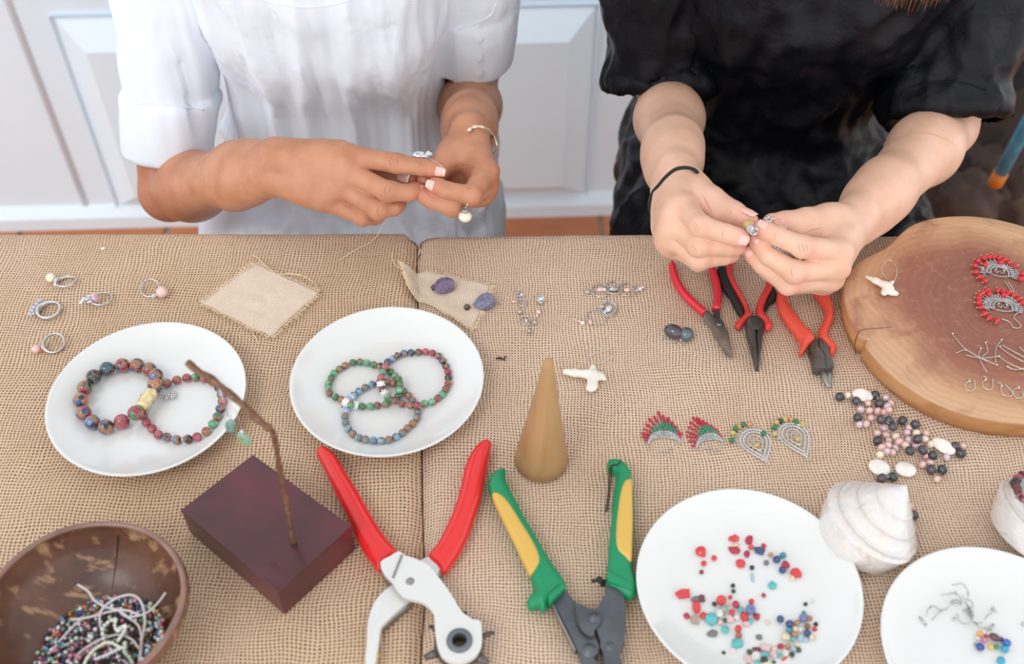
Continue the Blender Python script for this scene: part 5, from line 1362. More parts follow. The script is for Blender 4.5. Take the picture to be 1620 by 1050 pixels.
# ------------------------------------------------------------------ coconut bowl
def coco_mat():
    t = NT('coconut_shell'); c = t.coord(); mp = t.n('ShaderNodeMapping'); mp.inputs['Scale'].default_value = (24, 60, 24); mp.inputs['Rotation'].default_value = (0,.5,.7); t.l(c, mp.inputs[0])
    sp = t.noise(mp.outputs[0], 1.6, 3, .55); base = t.ramp(t.noise(c, 13, 4, .6), [(.3, srgb(70,42,32)), (.5, srgb(104,68,52)), (.72, srgb(132,92,70))])
    col = t.mix(t.ramp(sp, [(.55, (0,0,0,1)), (.66, (1,1,1,1))]), base, srgb(176,138,104))
    t.set(Base_Color=col, Roughness=.42, Coat_Weight=.3, Coat_Roughness=.2); t.bump(t.noise(c, 90, 4, .6), .3, .001); return t.m
M_COCO = coco_mat(); bc = W(131,966,.052); root = thing('coconut_bowl', 'polished brown coconut shell bowl in the near left corner', 'bowl', (bc.x, bc.y, TZ+CH))
tiltb = Matrix.Translation((bc.x, bc.y, TZ+CH+.0005)); Rb = .0745
prof = [(.0001,.0),(.022,.0),(.038,.0035),(.055,.013),(.070,.029),(.0765,.044),(.0765,.050),(.0745,.0525),(.0722,.0520),(.0716,.049),(.071,.043),(.065,.029),(.051,.015),(.035,.0072),(.02,.0045),(.0001,.004)]
def wobb(w, z, r): return r*(.022*math.sin(2*w+.6)+.010*math.sin(3*w+1)+.004*math.sin(7*w))
pp = [Vector((a, 0, b)) for a, b in prof]; pp = spline(pp, 3); q = MB(); q.lathe([(max(.0001, p.x), p.z) for p in pp], 96, wob=wobb); q.xf(tiltb); q.build('shell', M_COCO, root)
rim = MB(); rim.tube([Vector((bc.x, bc.y, TZ+CH+.0520))+Vector(((.0736+wobb(a,0,.0736))*math.cos(a), (.0736+wobb(a,0,.0736))*math.sin(a), 0)) for a in [k*math.pi/48 for k in range(96)]], .0024, 8, closed=True)
o = rim.build('rim', mottled('polished_rim', [srgb(120,88,76), srgb(150,116,102)], 40, .3, Coat_Weight=.4), root); o['label'] = 'paler polished rim'
_bb = BVHTree.FromPolygons(q.v, q.f); _p = surf(_bb, [(v.x, v.y) for v in spline([(187,846,0),(186,866,0),(184,888,0),(181,908,0),(178,930,0)], 5)], -.0002)
cr = MB(); cr.tube(_p, [.0009*(1-.6*i/len(_p)) for i in range(len(_p))], 5); cr.build('dark_seam', simple('dark_seam', srgb(62,42,36), .6), root)
# seed beads heaped in the bowl: far too many to count
sb = MB(); rg = random.Random(12)
pal = [srgb(70,160,190), srgb(168,52,88), srgb(54,58,60), srgb(200,214,196), srgb(230,230,236), srgb(110,128,88), srgb(206,118,46), srgb(52,60,132), srgb(120,180,170), srgb(210,120,150), srgb(88,92,96), srgb(226,232,214)]
mats = [simple('seed_bead_%s' % n_, c_, .15, .25, Coat_Weight=.6) for n_, c_ in zip('turquoise wine charcoal sage silver olive orange navy aqua pink grey cream'.split(), pal)]
pc_ = W(164,1028,.020)
for k in range(950):
    a = rg.uniform(0, 6.283); rr = .049*math.sqrt(rg.random()); x = pc_.x+rr*math.cos(a)*1.0; y = pc_.y+rr*math.sin(a)*.95; t = rr/.046
    z = TZ+CH+.0075+.021*(1-t*t)*rg.uniform(.55, 1)+.007*t
    dc = math.hypot(x-bc.x, y-bc.y)
    if dc > .066: continue
    z = max(z, TZ+CH+.0085+(max(0, dc-.015)/.052)**2*.0275)
    ci = rg.choice((2,3,4,10,11,2,9) if t < .55 else (0,1,5,6,7,8,9,2,4,10,3)); r = rg.uniform(.0015,.0024)
    sb.sphere((x, y, z), r, 6, 4, (1,1,.8), Euler((rg.uniform(0,3), rg.uniform(0,3), 0)), mi=ci)
o = sb.build('seed_beads', mats, None); tag(o, 'heap of tiny mixed seed beads lying in the coconut bowl', 'beads', kind='stuff')
cg = 'white cords tangled over the seed beads'; Mc = simple('white_nylon_cord', srgb(206,200,200), .4, 0, Coat_Weight=.3)
zb = lambda l: [W(60+x/6.75, 900+y/6.75, h) for x, y, h in l]
cords = [('white cord running from the upper left down across the bead heap', [(425,165,.048),(540,240,.048),(600,330,.047),(720,400,.047),(860,440,.046),(970,520,.044),(1070,600,.040),(1110,760,.034),(1090,1000,.030)]),
         ('white cord looped highest over the seed beads', [(700,720,.034),(660,560,.042),(680,440,.047),(800,330,.050),(960,275,.052),(1070,310,.050),(1130,430,.047),(1140,600,.042),(1100,800,.034),(1080,1020,.030)]),
         ('white cord with its end raised at the right wall of the bowl', [(1365,250,.048),(1300,340,.047),(1200,440,.046),(1100,490,.045),(960,510,.044),(880,460,.046)]),
         ('white cord running left across the middle of the bowl', [(350,540,.040),(480,525,.041),(640,490,.043),(780,450,.045),(950,440,.046),(1080,490,.045)]),
         ('white cord dropping to the left edge of the bead heap', [(480,510,.042),(380,610,.037),(230,770,.030),(160,880,.026),(250,830,.027),(340,790,.030)]),
         ('white cord curving below over the near side of the bead heap', [(380,1040,.026),(420,920,.031),(560,810,.036),(700,740,.038),(860,700,.038),(1000,750,.037),(1080,850,.034)])]
for lab, l in cords:
    o = MB().tube(spline(zb(l), 7), .00092, 7).build('nylon_cord', Mc); tag(o, lab, 'cord', cg)
q = MB(); rows = [(700,740),(690,640),(745,570),(830,535),(820,600),(850,660),(880,640),(930,600),(930,650),(895,710),(860,760)]
root = thing('seed_bead_strand', 'knotted strand of pearly silver seed beads topmost on the heap in the bowl', 'bead strand', W(180,1010,.035))
spp = spline(zb([(x, y, .042-.008*max(0,(y-700)/300)) for x, y in rows]), 2)
MB().tube(spp, .0004, 5).build('thread', Mc, root)
add_parts(root, 'bead', [bead_mesh(mats[11 if i % 3 else 4], .0016, 10, 7, (1,1,.85)) for i in range(len(spp[::1]))], spp[::1], rng=rg)
for lab, rows, ci in (('arched strand of cream seed beads over the left of the bead heap', [(500,1010),(520,965),(545,930),(590,870),(655,825),(720,790),(795,790),(860,830)], 11),
                      ('short wavy strand of silver seed beads low in the bead heap', [(620,960),(700,935),(760,905),(830,870),(900,840)], 4),
                      ('strand of pale sage seed beads at the right of the bead heap', [(930,790),(935,835),(925,885),(975,940),(1010,1000)], 3)):
    sp2 = spline(zb([(x, y, .043-.010*max(0,(y-700)/300)) for x, y in rows]), 2); st_ = thing('seed_bead_strand', lab, 'bead strand', sp2[0]); MB().tube(sp2, .0004, 5).build('thread', Mc, st_)
    add_parts(st_, 'bead', bead_mesh(mats[ci], .0017, 10, 7, (1,1,.85)), sp2[::1], rng=rg)

# ------------------------------------------------------------------ top shells
def nacre():
    t = NT('pearly_shell'); c = t.coord(); n = t.noise(c, 30, 4, .6, 1.5); n2 = t.noise(c, 75, 3, .5, 2)
    col = t.ramp(n, [(.3, srgb(206,196,188)), (.45, srgb(222,217,211)), (.6, srgb(212,212,214)), (.75, srgb(228,223,217))])
    col = t.mix(t.ramp(n2, [(.45,(0,0,0,1)),(.6,(1,1,1,1))]), col, srgb(226,218,214))
    t.set(Base_Color=col, Roughness=t.ramp(n2, [(.4,(.12,)*3+(1,)),(.7,(.32,)*3+(1,))]), Coat_Weight=.7, Coat_Roughness=.06, Sheen_Weight=.1); t.bump(n2, .12, .002); return t.m
M_NAC = nacre()
def top_shell(label, base, apex, R, turn, spin):
    b = Vector(base); a = Vector(apex); root = thing('top_shell', label, 'seashell', (b.x, b.y, TZ+CH)); ax = a-b; H = ax.length
    q = ax.normalized().to_track_quat('Z', 'Y').to_matrix(); n = 96; m = 110; v = []; f = []
    for j in range(m+1):
        t = j/m
        for i in range(n):
            w = 2*math.pi*i/n
            if t < .28:
                k = t/.28; r = R*(.86+.14*math.sin(k*math.pi/2)); z = H*.34*k; k = 0
            else:
                k = (t-.28)/.72; r = R*(1-k)**.98+.0006; z = H*(.34+.66*k)
            ph = (k*4.2 if t >= .28 else 0)+w/(2*math.pi)*turn+spin
            s = ph % 1.0; amp = min(1, max(0, (t-.20)*9))
            prof = .085*math.exp(-((s-.07)/.055)**2)+.085*math.exp(-((s-1.07)/.055)**2)+.045*math.sin(math.pi*s)-.07*math.exp(-((s-.95)/.035)**2)-.07*math.exp(-((s+.05)/.035)**2)
            r *= 1+amp*prof*(1.0 if k < .8 else .6)
            p = Vector((r*math.cos(w), r*math.sin(w), z))
            u = q @ p
            # the base sits flat on the cloth
            pt = b+u
            lim = TZ+CH+.0008
            if pt.z < lim+.004: pt.z = lim+max(0, (pt.z-lim))*.5+(.002 if pt.z < lim else 0)
            v.append(pt)
    for j in range(m):
        for i in range(n): f.append((j*n+i, j*n+(i+1) % n, (j+1)*n+(i+1) % n, (j+1)*n+i))
    f.append(tuple(range(n))[::-1]); f.append(tuple(m*n+i for i in range(n)))
    MB().add(v, f).build('whorls', M_NAC, root); return root
b1s = W(1352,853,CH+.002); a1s = W(1434,768,.072)
top_shell('white pearly top shell standing between the two near right plates', b1s, a1s, .0405, 1.0, .15)
b2s = W(1630,850,CH+.002); a2s = W(1716,752,.072)
top_shell('white pearly top shell at the right frame edge wearing a stone chip bracelet', b2s, a2s, .0430, 1.0, .55)
# stone chip bracelet around the second shell
axs = (a2s-b2s); ctr = b2s+axs*.50; qn = axs.normalized(); u1 = qn.orthogonal().normalized(); u2 = qn.cross(u1)
root = thing('chip_bracelet', 'bracelet of dark red, pink and green stone chips around the right top shell', 'bracelet', (ctr.x, ctr.y, ctr.z))
cm = [simple('chip_%s' % n_, c_, .3, 0, Coat_Weight=.3) for n_, c_ in (('maroon', srgb(96,44,52)), ('pink', srgb(176,98,116)), ('dark_green', srgb(44,66,56)), ('brown', srgb(96,72,60)), ('plum', srgb(74,40,56)))]
def chip_mesh(mat, seed, r, flat=.55):
    bm = bmesh.new(); bmesh.ops.create_icosphere(bm, subdivisions=2, radius=r); rg_ = random.Random(seed); off = Vector((rg_.uniform(0,50), rg_.uniform(0,50), 0))
    for v in bm.verts: n_ = v.co.normalized(); d = 1+.45*mnoise.noise(n_*1.6+off); v.co = Vector((v.co.x*d*rg_.choice((1,)), v.co.y*d*.85, v.co.z*d*flat))
    me = bpy.data.meshes.new('chip'); bm.to_mesh(me); bm.free(); me.materials.append(mat)
    me.polygons.foreach_set('use_smooth', [False]*len(me.polygons)); return me
Rr = .0372
for i in range(56):
    a = 2*math.pi*i/56; p = ctr+(u1*math.cos(a)+u2*math.sin(a))*(Rr+.0006*math.sin(i*2.3))+qn*(.0012*math.sin(i*1.7))
    add_parts(root, 'stone_chip', chip_mesh(cm[(i*7) % 5 if i % 3 else i % 2], i, .0040), [p], rng=rg)
# ------------------------------------------------------------------ round wood slab and what lies on it
def slab_mat():
    t = NT('acacia_slab'); c = t.coord(); s = t.n('ShaderNodeVectorMath', operation='LENGTH')
    nz1 = t.n('ShaderNodeTexNoise'); nz1.inputs['Scale'].default_value = 9; nz1.inputs['Detail'].default_value = 4; t.l(c, nz1.inputs['Vector'])
    ad = t.n('ShaderNodeVectorMath', operation='MULTIPLY_ADD'); t.l(nz1.outputs['Color'], ad.inputs[0]); ad.inputs[1].default_value = (.055,)*3; mpp = t.n('ShaderNodeMapping'); mpp.inputs['Location'].default_value = (-.0275,-.0275,-.0275); t.l(c, mpp.inputs[0]); t.l(mpp.outputs[0], ad.inputs[2])
    fl = t.n('ShaderNodeVectorMath', operation='MULTIPLY'); t.l(ad.outputs[0], fl.inputs[0]); fl.inputs[1].default_value = (1,1,0); t.l(fl.outputs[0], s.inputs[0])
    r = s.outputs['Value']
    rings = t.math('SINE', t.math('MULTIPLY', r, 900)); zone = t.ramp(t.math('DIVIDE', r, .15), [(.40, srgb(148,94,78)), (.56, srgb(160,104,82)), (.68, srgb(190,142,108)), (.80, srgb(214,170,132)), (.95, srgb(206,166,132))])
    col = t.mix(t.math('MULTIPLY', t.math('ADD', rings, 1), .06), zone, (.3,.16,.1,1), 'MULTIPLY')
    n2 = t.noise(c, 22, 4, .6, 1); col = t.mix(t.ramp(n2, [(.5,(0,0,0,1)),(.75,(.7,.7,.7,1))]), col, srgb(140,84,72))
    n3 = t.noise(c, 120, 4, .7); col = t.mix(t.ramp(n3, [(.55,(0,0,0,1)),(.8,(.4,.4,.4,1))]), col, srgb(216,178,146))
    t.set(Base_Color=col, Roughness=.5, Coat_Weight=.12); t.bump(t.math('ADD', n3, t.math('MULTIPLY', rings, .05)), .2, .0012); return t.m
M_SLAB = slab_mat(); M_BARK = wood('slab_edge', srgb(168,116,70), srgb(190,138,92), srgb(204,156,110), 16, (1,1,3), .55)
SH = .0300; sc_ = Vector((.4645, .7265, TZ))
root = thing('wood_slab', 'round slice of red-brown wood with a split rim at the right of the table', 'wood slab', (sc_.x, sc_.y, TZ+CH))
def slab_r(a):
    r = .1388+.0020*math.sin(2*a+1)+.0012*math.sin(5*a)
    d = math.atan2(math.sin(a-2.32), math.cos(a-2.32)); r -= .0150*math.exp(-(d/.30)**2)
    d = math.atan2(math.sin(a-1.75), math.cos(a-1.75)); r -= .0030*math.exp(-(d/.4)**2)
    return r
ka = math.atan2(W(1357,540,SH).y-sc_.y, W(1357,540,SH).x-sc_.x)      # where the rim is split
n = 160; v = []; f = []; lv = [(.0, -.004, TZ+CH-.0006), (1, -.0015, TZ+CH+.001), (1, .0008, TZ+.018), (1, .0, TZ+SH-.0022), (1, -.0006, TZ+SH-.0008), (1, -.0022, TZ+SH)]
for k, (_, dr, z) in enumerate(lv):
    for i in range(n):
        a = ka+2*math.pi*i/n; g = .006 if i in (0,) else 0; r = slab_r(a)+dr-g; v.append((r*math.cos(a), r*math.sin(a), z-TZ-CH))
for rr in (.9, .7, .4, .15):
    for i in range(n): a = ka+2*math.pi*i/n; r = (slab_r(a)-.0022)*rr-(.003*rr if i == 0 and rr > .8 else 0); v.append((r*math.cos(a), r*math.sin(a), SH-CH-(.0012 if i == 0 and rr > .6 else 0)+.0004*mnoise.noise(Vector((r*math.cos(a)*40, r*math.sin(a)*40, 3)))))
m = len(lv)+4
for j in range(m-1):
    for i in range(n): f.append((j*n+i, j*n+(i+1) % n, (j+1)*n+(i+1) % n, (j+1)*n+i))
f.append(tuple(range(n))[::-1]); f.append(tuple((m-1)*n+i for i in range(n)))
mb = MB(); mb.add(v, f); me = mb.me('disc'); me.materials.append(M_SLAB); me.materials.append(M_BARK)
for p in me.polygons: p.material_index = 1 if p.index < 3*n else 0
smooth_edges(me, 50); link('disc', me, None, root, world_coords=False)
M_CRACK = simple('dark_crack', srgb(120,72,50), .8)
cr = MB(); cp = [W(x, y, h) for x, y, h in ((1354,561,.008),(1352,545,.018),(1356,530,.0285),(1360,524,SH+.0002),(1372,520,SH+.0002),(1392,519,SH+.0002),(1412,517,SH+.0002))]
cr.tube(spline(cp, 5), [.0005-.0003*i/30 for i in range(31)], 5); cr.build('crack', M_CRACK, root)
def TS(px, py, h=0.0): return W(px, py, SH+.0004+h)
bird('white bone bird pendant with pointed wire loop lying on the wood slab', [(1371,438,.0016),(1385,444,.0034),(1400,451,.0042),(1408,456,.0040)],
     [[(1404,452,.0040),(1399,463,.0034)], [(1404,454,.0042),(1410,462,.0034),(1417,464,.0028)], [(1408,450,.0024),(1412,446,.0018)]],
     [(1411,446,.003),(1399,436,.003),(1394,428,.004),(1399,416,.004),(1407,411,.003),(1416,418,.003),(1419,432,.003),(1414,446,.003)], .0040, T_=TS)
z7 = lambda x, y: (1480+x/4.036, 380+y/4.036)
M_CORB = mottled('red_coral_bead', [srgb(196,40,48), srgb(214,62,66)], 200, .35)
def chandelier(label, cx, cy, beads, hook, ang):
    c = TS(*z7(cx, cy), .0012); root = thing('chandelier_earring', label, 'earring', (c.x, c.y, TZ+SH), group='red bead chandelier earrings on the wood slab')
    def P(r, a, z=0): a += ang; return c+Vector((r*1.12*math.cos(a), r*1.0*math.sin(a), z))
    A0, A1 = -.35, math.pi+.35; q = MB(); arc = lambda r, m_=40, z=0: [P(r, A0+(A1-A0)*k/m_, z) for k in range(m_+1)]
    for r, t in ((.0105,.0009),(.0122,.0005),(.0078,.0010),(.0090,.0005),(.0162,.0006)): q.tube(arc(r), t, 6)
    for k in range(30): q.sphere(P(.0114, A0+(A1-A0)*k/29, .0004), .0007, 6, 4)
    for k in range(22): q.tube([P(.0126, A0+(A1-A0)*k/21), P(.0160, A0+(A1-A0)*(k+.0)/21, .0006)], .0006, 5); q.tube([P(.0142+.0013*math.cos(b), A0+(A1-A0)*(k+.5)/21+.07*math.sin(b)) for b in [z*1.05 for z in range(6)]], .0004, 4, closed=True)
    q.build('filigree', M_OLDSILVER, root)
    q = MB()
    for s in (-1, 1):
        q.tube([P(.0048*1, math.pi/2+s*.9)+Vector((0,-.001,0)), *spline([P(.0062, math.pi/2+s*.3), P(.0052, math.pi/2+s*1.1), P(.0022, math.pi/2+s*1.9), P(.0012, math.pi/2+s*.9), P(.0026, math.pi/2+s*.5)], 4)], .0006, 5)
        q.tube([P(.0105, A0 if s < 0 else A1), P(.0078, A0 if s < 0 else A1)], .0007, 5)
    q.tube([P(.0108, A0), P(.0060, -math.pi/2), P(.0108, A1)], .0006, 5); q.build('scroll', M_OLDSILVER, root)
    pins = MB(); ps = []
    for bx, by in beads:
        p = TS(*z7(bx, by), .0030); ps.append(p); d = (p-c); d.z = 0; L = d.length; d.normalize()
        pins.tube([c+d*1.0*min(.0150, L*.75)+Vector((0,0,.0006)), p, p+d*.0038], .0004, 4); pins.sphere(p+d*.0038, .0008, 6, 4)
    pins.build('pins', M_WIRE, root); add_parts(root, 'bead', bead_mesh(M_CORB, .0030, 14, 10, (1,1,.9)), ps, rng=rg)
    wire(spline([TS(*z7(x, y), .0008) for x, y in hook], 5), .0005).build('ear_hook', M_WIRE, root)
chandelier('silver filigree earring fringed with red beads, upper of the two on the wood slab', 408, 205, [(252,162),(270,130),(310,112),(342,108),(372,105),(405,112),(415,140),(440,125),(470,143),(508,165),(316,158),(258,202),(283,235),(316,260),(545,245),(556,213)], [(440,262),(455,280),(490,330),(497,318),(470,275),(460,262)], -.30)
chandelier('silver filigree earring fringed with red beads, lower of the two on the wood slab', 430, 425, [(335,318),(342,342),(397,320),(432,328),(436,350),(467,335),(500,352),(532,375),(556,397),(300,338),(282,350),(275,372),(276,398),(290,428),(313,470),(345,495),(393,512)], [(420,500),(470,520),(497,555),(530,560),(543,540),(515,510),(500,485),(545,450)], -.20)
pins = [[(108,597),(150,650),(200,700),(325,770)],[(130,722),(190,700),(270,740),(392,797)],[(192,730),(280,750),(400,742)],[(289,692),(278,745),(328,842)],[(320,655),(332,710),(300,740)],[(421,637),(385,690),(385,780)],
        [(405,742),(480,790),(600,838)],[(410,680),(480,730),(600,795)],[(425,668),(500,710),(640,785)],[(458,808),(520,825),(620,800)],[(528,672),(600,745)]]
hd_ = [0,-1,-1,0,0,0,0,0,-1,0,-1]
wh = ['at far left, slanting down to the right', 'curving from the left into the tangle', 'lying level through the tangle', 'crossing the tangle steeply', 'short, curved like a hook', 'bent, standing right of the tangle', 'slanting right with its ball nearest the tangle', 'middle of three parallel ones at the right', 'uppermost of three parallel ones at the right', 'lowest one, curving up to the right frame edge', 'short straight one below the lower red earring']
for l, e, w_ in zip(pins, hd_, wh):
    pts = spline([TS(*z7(x, y), .0008+.0004*i) for i, (x, y) in enumerate(l)], 5); q = MB(); q.tube(pts, .00042, 5); q.sphere(pts[0 if e == 0 else -1]+Vector((0,0,.0004)), .0011, 8, 6)
    tag(q.build('head_pin', M_WIRE), 'silver head pin on the wood slab, '+w_, 'pin', 'loose head pins on the wood slab')
hk = [[(245,880),(250,945),(215,962),(188,940),(190,912),(215,902),(216,888),(206,886)],[(362,880),(365,935),(345,955),(305,935),(300,905),(320,893),(318,872),(304,866)],[(440,915),(490,970),(480,995),(430,985),(415,945),(424,932),(412,912),(395,912)],[(555,960),(557,1000),(520,1006),(497,975),(502,950),(530,944),(532,930),(518,932)]]
for l, w_ in zip(hk, ('leftmost', 'second from the left', 'third from the left', 'rightmost')):
    q = MB(); pts = spline([TS(*z7(x, y), .0008) for x, y in l], 6); q.tube(pts, .00048, 5); q.sphere(pts[-12], .0012, 8, 6); q.tube([pts[-16+k]+Vector((.0006*math.sin(k*2), .0006*math.cos(k*2), .0003)) for k in range(8)], .0004, 4)
    tag(q.build('ear_hook', M_WIRE), w_+' of the four bare silver ear hooks on the wood slab', 'ear hook', 'bare ear hooks on the wood slab')

# ------------------------------------------------------------------ beaded fan earrings and filigree drops on the burlap
ze = lambda x, y: (980+x/4.5, 600+y/4.5)
M_SR = simple('red_seed_bead', srgb(200,40,70), .2, 0, Coat_Weight=.5); M_SG = simple('green_seed_bead', srgb(60,150,112), .2, 0, Coat_Weight=.5)
def fan(label, arc, rays, loop):
    A = [T(*ze(x, y), .0012) for x, y in arc]; sp = spline(A, 8); root = thing('fan_earring', label, 'earring', T(*ze(*arc[len(arc)//2])), group='red and green bead fan earrings')
    q = MB(); m_ = len(sp); cen = sum(A, Vector())/len(A)
    up_ = (A[len(A)//2]-(A[0]+A[-1])/2).normalized()
    for k in range(5): q.tube([p-up_*.0017*k*math.sin(math.pi*min(1, max(.12, i/(m_-1)*.76+.12))) for i, p in enumerate(sp)], .0005+.0002*(k in (0,4)), 5)
    for i in range(0, m_, 2):
        for k in range(4): q.sphere(sp[i]-up_*.0017*(k+.5)*math.sin(math.pi*min(1, max(.12, i/(m_-1)*.76+.12))), .0007, 5, 4)
    for p in (sp[0], sp[-1]): q.tube([p-up_*.002+Vector((.0014*math.cos(b), .0014*math.sin(b), 0)) for b in [z*.785 for z in range(8)]], .0005, 5, closed=True)
    nr = len(rays)
    for i in range(nr): t = sp[int((m_-1)*(i+.5)/nr)]; q.tube([t+up_*.0006+Vector((.0009*math.cos(b), .0009*math.sin(b), 0)) for b in [z*1.05 for z in range(6)]], .00035, 4, closed=True)
    q.build('filigree_crescent', M_OLDSILVER, root)
    R_, G_ = MB(), MB()
    for i, (tx, ty, ng) in enumerate(rays):
        a = sp[int((m_-1)*(i+.5)/nr)]+up_*.0014; b = T(*ze(tx, ty), .0012); L = (b-a).length; nb = max(3, int(L/.0021)); d = (b-a).normalized()
        for k in range(nb):
            p = a+d*(L*(k+.6)/nb); (G_ if k < ng else R_).tube([p-d*.0009, p-d*.0004, p+d*.0004, p+d*.0009], [.0008,.00125,.00125,.0008], 7)
    o = R_.build('red_bead_fringe', M_SR, root); o['kind'] = 'stuff'; o = G_.build('green_bead_fringe', M_SG, root); o['kind'] = 'stuff'
    wire(spline([T(*ze(x, y), .0009) for x, y in loop], 6), .0004).build('ear_wire', M_WIRE, root)
fan('fan earring of red and green seed beads, left one of the pair', [(205,440),(225,400),(270,375),(320,368),(370,378),(410,400),(430,430)],
    [(178,430,0),(158,408,0),(155,380,0),(168,350,1),(185,315,2),(207,275,3),(245,262,4),(275,228,5),(310,255,4),(345,270,4),(375,300,3),(400,330,2),(420,360,0),(440,378,0)], [(210,470),(240,490),(300,505),(345,510),(370,520),(350,540),(325,525),(340,500),(390,485),(415,470),(415,445)])
fan('fan earring of red and green seed beads, right one of the pair', [(545,475),(560,430),(590,400),(630,385),(670,385),(705,400),(730,425)],
    [(515,475,0),(490,440,0),(475,405,0),(478,370,1),(490,335,2),(500,300,3),(520,268,4),(550,270,4),(585,290,4),(615,305,3),(650,325,2),(685,350,1),(695,368,0)], [(580,510),(600,480),(630,500),(665,525),(640,470),(690,515),(700,525),(715,480),(735,435)])
def drop(label, cx, cy, tipx, tipy, w, beads, cen):
    c = T(*ze(cx, cy), .0012); tp = T(*ze(tipx, tipy), .0012); ax = (tp-c); ax.z = 0; L = ax.length; ax.normalize(); sd = Vector((-ax.y, ax.x, 0)); root = thing('filigree_earring', label, 'earring', c, group='silver filigree drop earrings with stone beads')
    def O(k, a, z=0):    # teardrop of size k, a = 0 at the rounded top
        y = -math.cos(a); x = math.sin(a); s = (1-max(0, y)**1.6*.0) ; wv = w*k*x*(1 if y < 0 else (1-y**1.5)**.8); ly = (-w*k*math.cos(a)) if y < 0 else L*k*y**1.0*(1.0)
        return c+sd*wv+ax*ly+Vector((0,0,z))
    q = MB(); N_ = 48
    for k, t in ((1,.0008),(.78,.0006),(.74,.0004),(.5,.0007)): q.tube([O(k, 2*math.pi*i/N_) for i in range(N_)], t, 6, closed=True)
    for i in range(40): a = 2*math.pi*i/40; p = O(.88, a); q.tube([p+Vector((.0010*math.cos(b), .0010*math.sin(b), 0)) for b in [z*1.05 for z in range(6)]], .00035, 4, closed=True)
    for i in range(24): q.sphere(O(.63, 2*math.pi*i/24), .0006, 5, 4)
    for i in range(11): a = -1.5+3.0*i/10; p = O(1.14, a); q.tube([p+Vector((.0015*math.cos(b), .0015*math.sin(b), 0)) for b in [z*.785 for z in range(8)]], .0005, 5, closed=True)
    for i in range(6): a = i*1.047; q.tube([c+ax*.001+Vector((.0030*math.cos(a)+.0013*math.cos(b), .0030*math.sin(a)+.0013*math.sin(b), 0)) for b in [z*1.05 for z in range(6)]], .0004, 4, closed=True)
    q.tube([c+ax*.003, c+ax*L*.5], .0005, 5); e = c+ax*(L+.0016); q.tube([e+Vector((.0017*math.cos(b), .0017*math.sin(b), 0)) for b in [z*.785 for z in range(8)]], .0006, 5, closed=True)
    q.build('filigree_drop', simple('bright_filigree', srgb(222,220,218), .32, .75), root)
    cols = {'g': simple('green_stone', srgb(52,128,84), .3), 'y': simple('yellow_jasper', srgb(206,180,112), .35), 'o': simple('orange_jasper', srgb(206,152,100), .35), 'd': simple('dark_green_stone', srgb(50,76,66), .3)}
    for x, y, k in beads: p = T(*ze(x, y), .0026); add_parts(root, 'bead', bead_mesh(cols[k], .0026, 12, 9), [p])
    add_parts(root, 'bead', bead_mesh(cols['y'], .0025, 12, 9, (1,1,.8)), [T(*ze(*cen), .0026)])
    pw = MB()
    for x, y, k in beads: p = T(*ze(x, y), .0026); d = (p-c).normalized(); pw.tube([c+d*w*1.05, p+d*.0034], .0004, 4)
    pw.build('pins', M_WIRE, root)
drop('silver filigree teardrop earring topped with green and ochre beads, left one of the pair', 968, 440, 1046, 590, .0135, [(800,432,'g'),(808,382,'y'),(826,348,'g'),(850,336,'o'),(882,320,'g'),(925,320,'o'),(1025,382,'g')], (978,468))
drop('silver filigree teardrop earring topped with green and ochre beads, right one of the pair', 1240, 395, 1338, 558, .0132, [(1105,387,'y'),(1105,340,'g'),(1118,305,'y'),(1146,296,'d'),(1180,285,'y'),(1222,284,'o'),(1258,300,'g'),(1305,322,'y')], (1271,425))

# ------------------------------------------------------------------ loose beads on the third plate
zl = lambda x, y: (1040+x/4.77, 830+y/4.77)
LC = {'coral red': srgb(222,64,70), 'crimson': srgb(186,44,76), 'navy': srgb(62,82,128), 'steel blue': srgb(110,130,176), 'turquoise': srgb(96,190,190), 'teal': srgb(60,150,166), 'black': srgb(52,54,58), 'grey': srgb(126,120,120), 'tan': srgb(196,144,104),
      'cream': srgb(232,214,186), 'white': srgb(232,226,220), 'pale pink': srgb(226,196,196), 'mint': srgb(140,180,164), 'brown': srgb(126,74,64), 'beige': srgb(178,158,142), 'dark green': srgb(70,98,72), 'orange red': srgb(232,104,80), 'plum': srgb(120,60,90), 'pale blue': srgb(176,200,218), 'rust': srgb(178,106,76), 'olive brown': srgb(140,110,70)}
LM = {k: mottled('loose_'+k.replace(' ', '_'), [tuple(x*.88 for x in c[:3])+(1,), c], 260, .32, 0, 0, Coat_Weight=.35) for k, c in LC.items()}
